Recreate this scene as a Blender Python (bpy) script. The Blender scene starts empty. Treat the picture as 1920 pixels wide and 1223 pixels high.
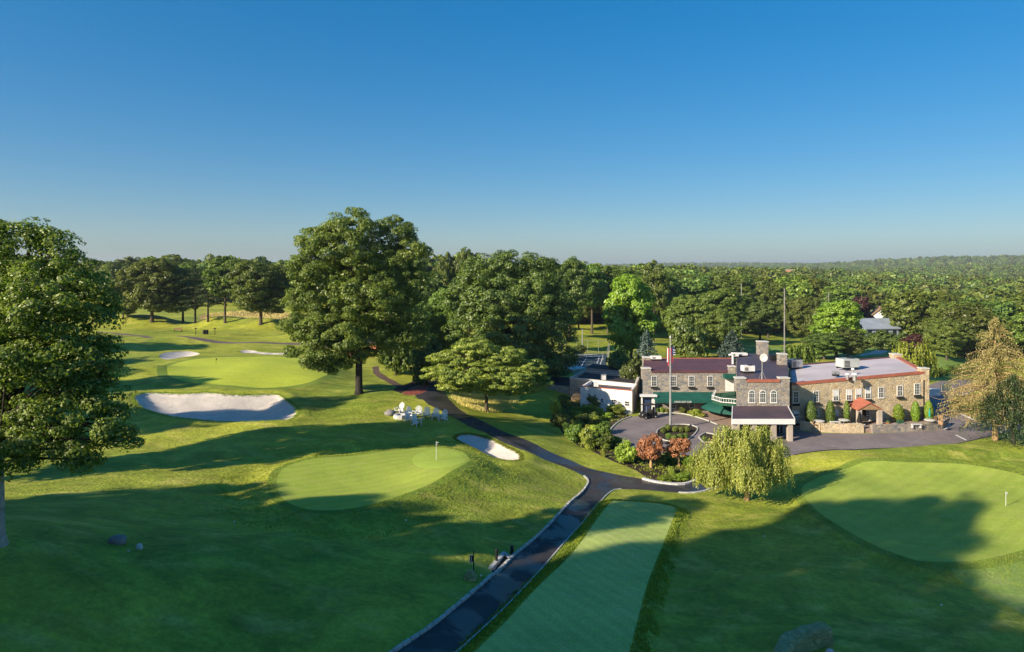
import bpy, bmesh, math, random
import numpy as np
from mathutils import Vector, Matrix
from mathutils.geometry import delaunay_2d_cdt
R = math.radians
random.seed(7); np.random.seed(7)
scene = bpy.context.scene
COL = scene.collection
F, CX, HY, CZ = 1251.0, 960.0, 505.0, 22.0     # focal length in photo pixels, horizon row, eye height
SUN_AZ, SUN_EL = R(55), R(25.5)                  # shadows run 55 degrees right of the view direction
SDIR = Vector((math.sin(SUN_AZ)*math.cos(SUN_EL), math.cos(SUN_AZ)*math.cos(SUN_EL), -math.sin(SUN_EL)))

# ---------------------------------------------------------------- objects
def tag(o, label=None, cat=None, group=None, kind=None):
    if label: o['label'] = label
    if cat: o['category'] = cat
    if group: o['group'] = group
    if kind: o['kind'] = kind
    return o
def thing(name, label, cat, loc=(0, 0, 0), rz=0.0, group=None):
    o = bpy.data.objects.new(name, None); COL.objects.link(o)
    o.empty_display_size = 0.3
    o.location = loc; o.rotation_euler = (0, 0, rz)
    return tag(o, label, cat, group)
def meshob(name, me, parent=None, smooth=False, mats=()):
    for m in mats: me.materials.append(m)
    if smooth: me.polygons.foreach_set('use_smooth', [True]*len(me.polygons))
    o = bpy.data.objects.new(name, me); COL.objects.link(o)
    if parent: o.parent = parent
    return o
def copy_tree(o, parent=None):
    c = o.copy(); COL.objects.link(c); c.parent = parent
    for ch in [x for x in KIDS.get(o.name, [])]: copy_tree(ch, c)
    return c
KIDS = {}
def kids(o):
    """remember the children of a prototype (and their children) for copying"""
    KIDS[o.name] = list(o.children)
    for c in o.children: kids(c)
    return o
class MB:
    """collects simple shapes into one mesh"""
    def __init__(s): s.v = []; s.f = []; s.sm = []
    def add(s, v, f, sm=False):
        n = len(s.v); s.v += [tuple(p) for p in v]; s.f += [tuple(i+n for i in q) for q in f]; s.sm += [sm]*len(f); return s
    def box(s, x0, x1, y0, y1, z0, z1, M=None):
        v = [Vector((x, y, z)) for z in (z0, z1) for x, y in ((x0, y0), (x1, y0), (x1, y1), (x0, y1))]
        if M is not None: v = [M @ p for p in v]
        return s.add(v, [(3, 2, 1, 0), (4, 5, 6, 7), (0, 1, 5, 4), (1, 2, 6, 5), (2, 3, 7, 6), (3, 0, 4, 7)])
    def prism(s, poly, z0, z1):
        n = len(poly)
        a = sum(poly[i][0]*poly[(i+1) % n][1]-poly[(i+1) % n][0]*poly[i][1] for i in range(n))
        if a < 0: poly = poly[::-1]
        zb = z0 if isinstance(z0, (list, tuple)) else [z0]*n
        zt = z1 if isinstance(z1, (list, tuple)) else [z1]*n
        if a < 0: zb = zb[::-1]; zt = zt[::-1]
        v = [(p[0], p[1], z) for p, z in zip(poly, zb)]+[(p[0], p[1], z) for p, z in zip(poly, zt)]
        f = [tuple(range(n-1, -1, -1)), tuple(range(n, 2*n))]+[(i, (i+1) % n, n+(i+1) % n, n+i) for i in range(n)]
        return s.add(v, f)
    def tube(s, pts, rad, n=8, cap=True, sm=True):
        pts = [Vector(p) for p in pts]
        if not isinstance(rad, (list, tuple)): rad = [rad]*len(pts)
        v = []; ref = Vector((0.31, 0.2, 1)).normalized()
        for i, p in enumerate(pts):
            d = (pts[min(i+1, len(pts)-1)]-pts[max(i-1, 0)]).normalized()
            a = d.cross(ref if abs(d.dot(ref)) < .97 else Vector((1, 0, 0))).normalized(); b = d.cross(a)
            v += [p+(a*math.cos(2*math.pi*k/n)+b*math.sin(2*math.pi*k/n))*rad[i] for k in range(n)]
        f = [(i*n+k, i*n+(k+1) % n, (i+1)*n+(k+1) % n, (i+1)*n+k) for i in range(len(pts)-1) for k in range(n)]
        s.add(v, f, sm)
        if cap: s.add(v[:n], [tuple(range(n))]); s.add(v[-n:], [tuple(range(n-1, -1, -1))])
        return s
    def cyl(s, x, y, z0, z1, r, r2=None, n=12):
        return s.tube([(x, y, z0), (x, y, z1)], [r, r if r2 is None else r2], n)
    def ball(s, c, rx, ry, rz, nu=12, nv=8, jit=0.0, seed=1):
        rnd = random.Random(seed); v = []
        ph = [rnd.uniform(0, 6.28) for _ in range(6)]
        for j in range(nv+1):
            t = math.pi*j/nv
            for i in range(nu):
                a = 2*math.pi*i/nu
                d = (math.sin(t)*math.cos(a), math.sin(t)*math.sin(a), math.cos(t))
                k = 1+jit*(math.sin(3*d[0]+ph[0])+math.sin(4*d[1]+ph[1])+math.sin(5*d[2]+ph[2])+.5*math.sin(9*d[0]+7*d[1]+ph[3]))/2
                v.append((c[0]+rx*d[0]*k, c[1]+ry*d[1]*k, c[2]+rz*d[2]*k))
        f = [(j*nu+i, (j+1)*nu+i, (j+1)*nu+(i+1) % nu, j*nu+(i+1) % nu) for j in range(nv) for i in range(nu)]
        return s.add(v, f, True)
    def quad(s, a, b, c, d): return s.add([a, b, c, d], [(0, 1, 2, 3)])
    def build(s, name, mat, parent=None):
        me = bpy.data.meshes.new(name); me.from_pydata(s.v, [], s.f); me.materials.append(mat)
        me.polygons.foreach_set('use_smooth', s.sm); me.validate(); me.update()
        o = bpy.data.objects.new(name, me); COL.objects.link(o)
        if parent: o.parent = parent
        return o

# ---------------------------------------------------------------- materials
def mat(name, rough=0.8):
    m = bpy.data.materials.new(name); m.use_nodes = True
    b = m.node_tree.nodes['Principled BSDF']; b.inputs['Roughness'].default_value = rough
    b.inputs['Specular IOR Level'].default_value = 0.3
    return m, m.node_tree, b
def N(nt, t, **kw):
    n = nt.nodes.new(t)
    for k, v in kw.items():
        if k.startswith('i_'):
            key = k[2:]; key = int(key) if key.isdigit() else key.replace('_', ' ')
            n.inputs[key].default_value = v
        else: setattr(n, k, v)
    return n
def L(nt, a, b): nt.links.new(a, b)
def ramp(nt, fac, stops):
    r = N(nt, 'ShaderNodeValToRGB'); e = r.color_ramp.elements
    while len(e) < len(stops): e.new(0.5)
    for x, (p, c) in zip(e, stops): x.position = p; x.color = (*c, 1) if len(c) == 3 else c
    L(nt, fac, r.inputs[0]); return r.outputs[0]
def noise(nt, co, scale, detail=4, rough=.55, dist=0.0, st=None):
    n = N(nt, 'ShaderNodeTexNoise'); n.inputs['Scale'].default_value = scale
    n.inputs['Detail'].default_value = detail; n.inputs['Roughness'].default_value = rough
    n.inputs['Distortion'].default_value = dist
    if st:
        mp = N(nt, 'ShaderNodeMapping'); mp.inputs['Scale'].default_value = st[0]; mp.inputs['Rotation'].default_value = (0, 0, st[1])
        L(nt, co, mp.inputs[0]); co = mp.outputs[0]
    L(nt, co, n.inputs['Vector']); return n.outputs['Fac']
def mix(nt, fac, a, b, mode='MIX'):
    m = N(nt, 'ShaderNodeMix', data_type='RGBA', blend_type=mode)
    for s, x in ((m.inputs[0], fac), (m.inputs[6], a), (m.inputs[7], b)):
        if hasattr(x, 'links'): L(nt, x, s)
        else: s.default_value = x if isinstance(x, float) else (*x, 1)
    return m.outputs[2]
def bump(nt, bs, h, strength, dist):
    b = N(nt, 'ShaderNodeBump'); b.inputs['Strength'].default_value = strength; b.inputs['Distance'].default_value = dist
    L(nt, h, b.inputs['Height']); L(nt, b.outputs[0], bs.inputs['Normal'])
def pos(nt): return N(nt, 'ShaderNodeNewGeometry').outputs['Position']
def obc(nt): return N(nt, 'ShaderNodeTexCoord').outputs['Object']

def grass_mat(name, c1, c2, c3, big=.06, fine=6.0, b=.25, stripes=None, bd=.06, mot=.1):
    """two green tones in large soft patches, dry patches, fine blade noise"""
    m, nt, bs = mat(name, 0.75); p = pos(nt)
    f1 = noise(nt, p, big, 6, .65, .6)
    f2 = noise(nt, p, big*6, 5, .6, .3, ((1, 2.2, 1), .6))
    f3 = noise(nt, p, fine, 3, .7)
    base = ramp(nt, f1, [(.36, c1), (.62, c2)])
    dry = ramp(nt, f2, [(.52, (0, 0, 0)), (.74, (1, 1, 1))])
    col = mix(nt, dry, base, c3)
    if stripes:
        w = N(nt, 'ShaderNodeTexWave', i_Scale=stripes[0], i_Distortion=.6, i_Detail=1.0)
        mp = N(nt, 'ShaderNodeMapping'); mp.inputs['Rotation'].default_value = (0, 0, stripes[1]); L(nt, p, mp.inputs[0]); L(nt, mp.outputs[0], w.inputs[0])
        col = mix(nt, 1.0, col, ramp(nt, w.outputs['Fac'], [(.3, (1-stripes[2],)*3), (.7, (1.0,)*3)]), 'MULTIPLY')
    col = mix(nt, 1.0, col, ramp(nt, f3, [(.25, (.72, .74, .7)), (.75, (1.2, 1.2, 1.15))]), 'MULTIPLY')
    f4 = noise(nt, p, .22, 8, .72, 1.2, ((1, 1.5, 1), .9)); col = mix(nt, 1.0, col, ramp(nt, f4, [(.36, (1-mot, 1-mot, 1-mot*.9)), (.64, (1+mot*.7, 1+mot*.6, 1+mot*.8))]), 'MULTIPLY')
    L(nt, col, bs.inputs['Base Color'])
    bump(nt, bs, noise(nt, p, fine, 4, .7), b, bd)
    bs.inputs['Specular IOR Level'].default_value = .15
    return m
M = {}
M['ground'] = grass_mat('rough_grass', (.18, .25, .03), (.38, .40, .045), (.46, .42, .10), .05, 3.0, .9, bd=.14, mot=.32)
M['fairway'] = grass_mat('fairway_grass', (.17, .27, .06), (.24, .34, .07), (.28, .33, .1), .05, 5, .3, bd=.05)
M['green'] = grass_mat('green_grass', (.29, .38, .055), (.37, .45, .07), (.39, .42, .10), .13, 9, .1, stripes=(.28, .9, .06), bd=.02)
M['putting'] = grass_mat('cup_cut_grass', (.36, .47, .07), (.39, .5, .08), (.4, .46, .1), .15, 12, .06, bd=.01)
M['fargreen'] = grass_mat('far_green_grass', (.40, .47, .05), (.46, .52, .055), (.46, .48, .07), .08, 6, .1, bd=.02)
M['shaded_collar'] = grass_mat('shaded_collar_grass', (.14, .21, .028), (.21, .28, .038), (.27, .29, .06), .1, 6, .3, bd=.05)  # mown collar ring, darkened in colour for the rough grass shadow at green edges
M['tee'] = grass_mat('tee_grass', (.36, .47, .12), (.46, .54, .15), (.50, .52, .2), .12, 8, .12, stripes=(.35, -.62, .08), bd=.02)
def simple(name, c, rough=.8, c2=None, sc=3.0, bmp=0.0, metal=0.0, bd=.03, spec=.3):
    m, nt, bs = mat(name, rough); p = pos(nt); bs.inputs['Metallic'].default_value = metal
    bs.inputs['Specular IOR Level'].default_value = spec
    f = noise(nt, p, sc, 5, .6)
    c2 = c2 or tuple(x*.78 for x in c)
    L(nt, ramp(nt, f, [(.35, c2), (.65, c)]), bs.inputs['Base Color'])
    if bmp: bump(nt, bs, noise(nt, p, sc*4, 5, .65), bmp, bd)
    return m
def sand_mat():
    m, nt, bs = mat('bunker_sand', .95); p = pos(nt)
    L(nt, ramp(nt, noise(nt, p, .8, 6, .7), [(.3, (.47, .42, .38)), (.7, (.62, .56, .50))]), bs.inputs['Base Color'])
    w = noise(nt, p, 3.2, 5, .7, .4, ((1, .22, 1), .5)); bump(nt, bs, w, .5, .1)
    return m
M['sand'] = sand_mat()
def asphalt(name, a, b, wet=0.0):
    m, nt, bs = mat(name, .85); p = pos(nt)
    f = noise(nt, p, .35, 6, .65, .4); f2 = noise(nt, p, 14, 3, .6)
    col = ramp(nt, f, [(.35, a), (.65, b)])
    col = mix(nt, 1.0, col, ramp(nt, f2, [(.3, (.8, .8, .8)), (.7, (1.15, 1.15, 1.15))]), 'MULTIPLY')
    v = N(nt, 'ShaderNodeTexVoronoi', feature='DISTANCE_TO_EDGE'); v.inputs['Scale'].default_value = .11
    d = N(nt, 'ShaderNodeVectorMath', operation='ADD'); nn = N(nt, 'ShaderNodeTexNoise'); nn.inputs['Scale'].default_value = .5
    sc_ = N(nt, 'ShaderNodeVectorMath', operation='SCALE'); sc_.inputs['Scale'].default_value = 2.5
    L(nt, p, nn.inputs['Vector']); L(nt, nn.outputs['Color'], sc_.inputs[0]); L(nt, p, d.inputs[0]); L(nt, sc_.outputs[0], d.inputs[1]); L(nt, d.outputs[0], v.inputs['Vector'])
    crack = ramp(nt, v.outputs[0], [(.0, (.5, .5, .5)), (.005, (0, 0, 0))])
    col = mix(nt, crack, col, tuple(x*1.9 for x in b))
    L(nt, col, bs.inputs['Base Color'])
    if wet:
        wf = ramp(nt, noise(nt, p, .3, 4, .5, .5), [(.47, (.8, .8, .8)), (.53, (.28, .28, .28))])
        L(nt, wf, bs.inputs['Roughness'])
    bump(nt, bs, f2, .15, .01)
    return m
M['path'] = asphalt('cart_path_asphalt', (.03, .03, .034), (.058, .052, .052), 1)
M['drive'] = asphalt('driveway_asphalt', (.16, .135, .14), (.23, .195, .195))
M['farpath'] = simple('far_path', (.16, .12, .115), .9, (.11, .085, .085), .5)
M['mulch'] = simple('dark_mulch', (.05, .032, .022), .95, (.026, .018, .013), 3, .8, bd=.06)
M['redmulch'] = simple('red_mulch', (.42, .11, .08), .95, (.16, .04, .03), 4, 1, bd=.08)
M['paving'] = simple('paving', (.34, .24, .19), .9, (.24, .17, .14), 2, .2)
M['brownpath'] = simple('brown_path', (.13, .08, .06), .95, (.085, .055, .045), .6, .2)
M['meadow'] = simple('meadow', (.36, .22, .1), .95, (.24, .19, .07), .3, .4)
M['court'] = simple('court_paint', (.045, .075, .095), .8, (.035, .06, .08), .5)
M['white'] = simple('white_paint', (.7, .7, .7), .6, (.6, .61, .62), 1.5)
M['kerb'] = simple('kerb_concrete', (.5, .49, .46), .85, (.34, .34, .32), 2.5, .3)
M['blackmetal'] = simple('black_metal', (.015, .015, .017), .5)
M['bark'] = simple('bark', (.13, .1, .075), .95, (.06, .045, .035), 5, .8, bd=.05)
M['darkbark'] = simple('dark_bark', (.05, .042, .036), .95, (.025, .02, .018), 5, .8, bd=.05)
M['palebark'] = simple('pale_bark', (.4, .38, .34), .9, (.22, .21, .2), 3, .5)
M['tanbark'] = simple('tan_bark', (.5, .34, .17), .9, (.3, .2, .1), 3, .5)
M['rock'] = simple('rock', (.27, .26, .25), .9, (.17, .16, .155), 2.5, .5)
M['lightrock'] = simple('light_rock', (.6, .6, .6), .85, (.4, .4, .42), 3, .4)

# ---------------------------------------------------------------- terrain
CTRL = np.array([(-24,31,10.0),(-45,0,13),(-40,-20,14),(-48,12,12.5),(-25,-22,11),(-17,33,8),(-17,40,6.3),(-10,30,5.6),(-3,27,4.6),(-7,44,4.7),
 (-62,40,9),(-28,56,5.6),(-14,47,4.6),(-11,57,4.4),(-6,64,4.0),(-20,66,5.2),(-14,75,4.8),(-20,87,5.9),(-42,100,6.8),(-34,76,6.0),(-60,92,7.2),(-110,200,7.4),(-70,160,7.2),(-90,120,8),
 (-60,70,8),(-150,300,7.2),(-60,300,7.4),(0,115,3.6),(-15,110,5.4),(0,200,3),(9,62,2),(12,35,2.6),(3,45,3),(3,34,3.7),(8,26,3),(31,57,1.2),(45,50,1.1),(60,56,1.3),(24,30,2.2),(40,34,1),(14,48,2.2),
 (23,58,1.8),(17,72,2),(30,76,2),(54,80,2),(64,76,2),(25,92,2),(42,98,2),(10,95,2.6),(14,84,2.1),(16,80,2),(48,88,2),(58,92,1.9),(66,108,1),(75,84,1.8),(35,150,1.8),
 (60,150,.6),(78,190,.8),(90,180,0),(108,205,-3),(130,140,-7),(110,95,-2),(90,60,0),(200,300,-13),(400,400,-15),(0,400,2),(20,250,2.4),(-200,600,6),(100,800,-6),(800,800,-14),
 (-30,3,8),(0,0,5),(30,0,2),(80,20,0),(30,-40,3),(-600,200,9),(-300,0,12),(500,-200,-4),(400,100,-8)], float)
CS2 = (5+.05*np.hypot(CTRL[:, 0], CTRL[:, 1]))**2
def base_h(x, y):
    x = np.asarray(x, float); y = np.asarray(y, float); num = 0; den = 0
    dist = np.sqrt(x*x+y*y)
    if x.size < 3000:
        X = x.reshape(-1, 1); Y = y.reshape(-1, 1); w = 1/((X-CTRL[:, 0])**2+(Y-CTRL[:, 1])**2+CS2)**2.2
        num = (w*CTRL[:, 2]).sum(1).reshape(x.shape); den = w.sum(1).reshape(x.shape)
    else:
      for cx, cy, cz in CTRL:
        s2 = (5+.05*math.hypot(cx, cy))**2
        w = 1/((x-cx)**2+(y-cy)**2+s2)**2.2
        num = num+w*cz; den = den+w
    z = num/den
    far = np.clip((dist-900)/2600, 0, 1)
    z = z*(1-far)+far*(9+14*np.clip((dist-2000)/3000, 0, 1)+6*np.sin(x/520+1)*np.cos(y/830)+3*np.sin(x/210))
    for px, d, hh, sx in ((1350, 900, 9, 150), (1180, 700, 8, 130), (1905, 1500, 13, 260), (1720, 2600, 22, 420), (1470, 2300, 9, 160), (1990, 2600, 30, 500), (1620, 4200, 16, 700), (1300, 4000, 26, 600)):
        cx = (px-CX)/F*d; z = z+hh*np.exp(-((x-cx)/sx)**2-((y-d)/(sx*1.1))**2)
    z = z+(.26*np.sin(x*.21+y*.09)*np.cos(y*.17-x*.05)+.12*np.sin(x*.47-y*.31+1)*np.cos(y*.39+x*.2))*np.clip((dist-20)/50, 0, 1)*(1-PLAT(x, y))
    return z
def PLAT(x, y):   # flat made ground round the clubhouse
    return np.clip(1-np.maximum(np.abs(x-37)-26, 0)/8, 0, 1)*np.clip(1-np.maximum(np.abs(y-88)-14, 0)/8, 0, 1)
def h0(x, y):
    z = base_h(x, y); k = PLAT(x, y); k = k*k*(3-2*k)
    return z*(1-k)+2.0*k
FEATS = []      # (polygon world xy array, kind, amount, shoulder)
def polyd(px, py, poly):
    """signed distance, positive inside"""
    d = np.full(px.shape, 1e9); ins = np.zeros(px.shape, bool); n = len(poly)
    for i in range(n):
        x1, y1 = poly[i]; x2, y2 = poly[(i+1) % n]; dx, dy = x2-x1, y2-y1
        t = np.clip(((px-x1)*dx+(py-y1)*dy)/(dx*dx+dy*dy+1e-12), 0, 1)
        d = np.minimum(d, (px-x1-t*dx)**2+(py-y1-t*dy)**2)
        c = ((y1 > py) != (y2 > py)) & (px < (x2-x1)*(py-y1)/(y2-y1+1e-15)+x1); ins ^= c
    d = np.sqrt(d); return np.where(ins, d, -d)
MOUNDS = []     # x, y, rx, ry, h, rot
def H(x, y):
    x = np.atleast_1d(np.asarray(x, float)); y = np.atleast_1d(np.asarray(y, float)); z = h0(x, y)
    for cx, cy, rx, ry, hh, ro in MOUNDS:
        u = ((x-cx)*math.cos(ro)+(y-cy)*math.sin(ro))/rx; v = (-(x-cx)*math.sin(ro)+(y-cy)*math.cos(ro))/ry
        z = z+hh*np.exp(-(u*u+v*v)**1.5)
    for poly, kind, amt, sh in FEATS:
        lo = poly.min(0)-sh-1; hi = poly.max(0)+sh+1
        k = (x > lo[0]) & (x < hi[0]) & (y > lo[1]) & (y < hi[1])
        if not k.any(): continue
        sd = polyd(x[k], y[k], poly)
        if kind == 'raise':
            t = np.clip(1+sd/sh, 0, 1); t = t*t*(3-2*t); z[k] += amt*t
        elif kind == 'bowl':     # sand: steep lip, then a dish; a low rim just outside
            t = np.clip(sd/sh, 0, 1); t = t*t*(3-2*t)
            e = np.exp(-((sd+1.1)/.8)**2)*.22
            z[k] += e-amt*t-np.where(sd > 0, .22*np.clip(sd/.25, 0, 1), 0)
        elif kind == 'sink':
            t = np.clip(sd/.25+.5, 0, 1); z[k] -= amt*t
    return z
def H1(x, y): return float(H(x, y)[0])
def ray(px, py, d): return ((px-CX)/F*d, d, CZ-(py-HY)/F*d)
def march(px, py, fn, lift=0.0):
    px = np.atleast_1d(np.asarray(px, float)); py = np.atleast_1d(np.asarray(py, float))
    lo = np.full(px.shape, 8.0); out = np.full(px.shape, np.nan); hi = lo.copy()
    done = np.zeros(px.shape, bool); d = lo.copy()
    for _ in range(400):
        z = CZ-(py-HY)/F*d; g = fn((px-CX)/F*d, d)+lift
        hit = (z <= g) & ~done; hi[hit] = d[hit]; done |= hit
        if done.all(): break
        lo[~done] = d[~done]; d = np.where(done, d, d*1.02+.15)
    for _ in range(25):
        m = (lo+hi)/2; z = CZ-(py-HY)/F*m; g = fn((px-CX)/F*m, m)+lift
        b = z > g; lo = np.where(b, m, lo); hi = np.where(b, hi, m)
    return (px-CX)/F*hi, hi
def G(px, py):
    x, y = march(px, py, H); x, y = float(x[0]), float(y[0]); return Vector((x, y, H1(x, y)))
def smooth_poly(pts, sub=5, closed=True):
    n = len(pts); out = []
    for i in range(n if closed else n-1):
        g = lambda k: np.array(pts[k % n] if closed else pts[min(max(k, 0), n-1)], float)
        p0, p1, p2, p3 = g(i-1), g(i), g(i+1), g(i+2)
        for s in range(sub):
            t = s/sub
            out.append(.5*((2*p1)+(-p0+p2)*t+(2*p0-5*p1+4*p2-p3)*t*t+(-p0+3*p1-3*p2+p3)*t**3))
    if not closed: out.append(np.array(pts[-1], float))
    return np.array(out)
def W(pts, lift=0.0, sub=4, closed=True, fn=None):
    """outline read off the photograph -> outline on the terrain"""
    q = np.array(pts, float)
    x, y = march(q[:, 0], q[:, 1], fn or h0, lift)
    w = np.stack([x, y], 1)
    return smooth_poly(w, sub, closed) if sub > 1 else w
def Z(pts, x0, y0, s): return [(x0+a/s, y0+b/s) for a, b in pts]
Z2 = lambda p: Z(p, 200, 560, 3.82)
Z5 = lambda p: Z(p, 1020, 730, 5.74)
Z3 = lambda p: Z(p, 680, 700, 6.11)
Z4 = lambda p: Z(p, 740, 980, 5.03)
greenA = W([(318,688),(357,675),(400,670.5),(435,669),(480,669),(540,670),(585,674),(615,681),(625,690),(619,701),(580,717),(514,727),(436,723),(357,717),(318,706)], .6)
bunkerA = W(Z2([(195,700),(270,678),(400,681),(560,690),(700,686),(900,702),(1180,705),(1270,720),(1335,765),(1364,810),(1335,855),(1260,875),(1000,885),(700,875),(450,845),(280,798),(210,745)]))
bunkerS = W(Z2([(375,415),(400,395),(480,383),(600,380),(660,393),(660,401),(600,415),(480,432),(400,434)]))
bunkerT = W(Z2([(960,377),(1000,370),(1060,375),(1100,385),(1200,391),(1290,393),(1285,403),(1150,402),(1050,393),(970,390)]))
greenB = W(Z(([(150,470),(165,410),(220,365),(330,325),(450,302),(700,285),(950,250),(1200,228),(1350,228),(1470,255),(1525,300),(1530,350),(1480,395),(1380,440),(1200,510),(1000,580),(800,640),(600,672),(420,675),(300,650),(200,600),(160,540)]), 480, 780, 3.82), .7)
cupB = W(Z([(1118,310),(1180,262),(1300,240),(1420,255),(1495,310),(1490,360),(1420,400),(1320,412),(1220,400),(1150,365)], 480, 780, 3.82), .7)
bunkerB = W(Z3([(1058,745),(1120,705),(1230,702),(1350,725),(1500,775),(1650,850),(1780,915),(1808,960),(1790,1000),(1650,1003),(1500,975),(1350,905),(1200,830),(1100,780)]))
greenC = W([(1503,917),(1520,903),(1560,886),(1620,873),(1700,868),(1800,870),(1870,880),(1950,903),(2010,940),(2010,990),(1960,1018),(1912,1033),(1837,1050),(1744,1053),(1706,1047),(1650,1027),(1594,998),(1537,962),(1511,935)], .6)
fairC = W([(1745,1062),(1830,1064),(1912,1044),(1990,1020),(2060,1000),(2060,1200),(1990,1185),(1920,1152),(1830,1105)], 0, 1)
tee = W([(1143,944),(1160,939),(1210,942),(1256,948),(1266,960),(1243,1020),(1215,1090),(1196,1160),(1180,1223),(1168,1275),(835,1275),(891,1222),(939,1175),(1006,1103),(1058,1053),(1096,1008)], .35, 2)
PATH_L = Z3([(600,258),(690,300),(750,355),(900,430),(1000,490),(1060,520),(1200,600),(1400,700),(1600,800),(1834,900)])+Z5([(200,830),(400,920),(462,960),(478,990),(460,1040),(300,1200)])+[(1034,980)]+Z4([(1200,250),(1100,330),(940,480),(700,690),(400,940),(200,1080),(0,1215)])+[(705,1250)]
PATH_R = [(830,1252),(865,1221)]+Z4([(900,960),(1180,680),(1420,400),(1600,190),(1780,0)])+[(1124.5,942.5),(1135,930)]+Z5([(730,1090),(880,1075),(1100,1085),(1400,1112),(1600,1115),(1750,1090),(1837,1060)])+[(1380,905),(1430,893),(1468,872)]
PATH_U = [(1425,872),(1385,884),(1340,890),(1307,899)]+Z5([(1530,1018),(1400,1025),(1200,1000),(1060,965),(850,930),(650,890),(450,840),(300,770),(130,700),(0,640)])+Z3([(1600,660),(1400,560),(1200,470),(1060,370),(960,250),(900,130)])+[(822,708)]
path_poly = W(PATH_L+PATH_R+PATH_U+[(800,716)], 0, 2)
farpath = None
FP = Z2([(-60,235),(65,248),(150,251),(300,271),(500,293),(700,309),(900,316),(1200,315),(1450,326),(1650,350)])
FP2 = Z2([(1700,352),(1450,338),(1200,326),(900,324),(700,318),(500,304),(300,285),(150,263),(65,258),(-60,246)])
farpath = W(FP+FP2, 0, 2)
drive = W([(1185,782),(1217,776),(1246,775),(1281,777),(1316,786),(1345,797),(1385,802),(1480,806),(1530,812),(1631,813),(1721,809),(1768,806),(1775,795),(1768,780),(1742,775),(1742,722),(1790,712),(1850,708),(1860,725),(1815,738),(1792,750),(1790,762),(1800,775),(1830,788),(1960,775),(1990,790),(1960,800),(1880,812),(1820,826),(1760,838),(1700,842),(1640,848),(1560,856),(1488,861),(1440,868),(1400,866),(1345,862),(1300,856),(1250,852),(1190,848),(1160,838),(1150,826),(1145,813),(1150,802),(1165,791)], 0, 1)
island = W([(1231,812),(1240,803),(1262,797),(1290,797),(1308,803),(1302,815),(1292,823),(1285,829),(1262,829),(1240,824)], 0, 3)
islet = W([(1310,820),(1322,812),(1340,815),(1350,822),(1345,829),(1318,830)], 0, 1)
bed = W([(1034,761),(1055,746),(1085,740),(1100,752),(1130,766),(1185,780),(1164,790),(1147,803),(1142,815),(1148,829),(1158,840),(1190,850),(1250,854),(1300,858),(1340,864),(1395,869),(1375,876),(1338,886),(1307,896),(1286,904),(1264,905),(1229,901),(1211,895),(1194,883),(1159,869),(1128,855),(1104,843),(1086,838),(1055,812),(1038,790)], 0, 1)
redm = W(Z3([(450,235),(520,190),(640,145),(740,125),(765,160),(720,212),(600,248),(520,250)]), 0, 2)
darkb = W([(736,732),(757,722),(778,712),(806,714),(803,722),(800,719),(784,723),(765,731),(752,738)], 0, 1)
smallpath = W([(698,688),(710,686),(712,698),(725,706),(754,722),(746,727),(720,713),(700,700)], 0, 1)
terrace = W([(1380,800),(1480,790),(1600,785),(1760,775),(1770,806),(1721,808),(1631,812),(1530,811),(1486,805),(1400,801)], 0, 1)
paveL = W([(1200,770),(1230,757),(1300,760),(1380,765),(1385,801),(1345,796),(1316,785),(1281,776),(1246,774),(1217,775)], 0, 1)
court = W([(1040,693),(1062,663),(1140,664),(1134,692)], 0, 1)
lawnR = W([(1380,648),(1560,648),(1612,637),(1690,642),(1760,660),(1830,690),(1800,705),(1745,712),(1690,690),(1560,672),(1400,672)], 0, 2)
bunkerR = W([(1612,665),(1640,658),(1662,656),(1663,660),(1640,665),(1618,668)], 0, 2)
meadow = W([(380,590),(420,585),(520,584),(560,590),(540,599),(470,601),(380,600)], 0, 2)
recess = W([(920,1063),(945,1035),(957,1046),(928,1074)], 0, 1)
FEATS += [(greenA, 'raise', .6, 6), (greenB, 'raise', .7, 3.2), (greenC, 'raise', .6, 2.2), (tee, 'raise', .35, 1.2),
          (bunkerA, 'bowl', .9, 3.5), (bunkerB, 'bowl', .6, 1.8), (bunkerS, 'bowl', .8, 3), (bunkerT, 'bowl', .6, 2.5), (bunkerR, 'bowl', .5, 2), (recess, 'sink', .35, .3)]
def mound(px, py, rx, ry, h, ro=0):
    x, y = march(px, py, h0); MOUNDS.append((float(x[0]), float(y[0]), rx, ry, h, ro))
mound(255, 610, 11, 7, 2.8, -.2); mound(425, 612, 8, 6, 2.6, .3); mound(505, 614, 7, 5, 2.2, -.2); mound(590, 636, 7, 5, 1.6); mound(350, 640, 9, 4, 1.0, .4); mound(240, 700, 6, 4, .9, .5)
mound(1560, 868, 5, 2.5, .7, -.1); mound(1700, 858, 8, 2.2, .7); mound(1860, 850, 8, 2.5, .9); mound(880, 900, 5, 2.5, .5, .5)

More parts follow.
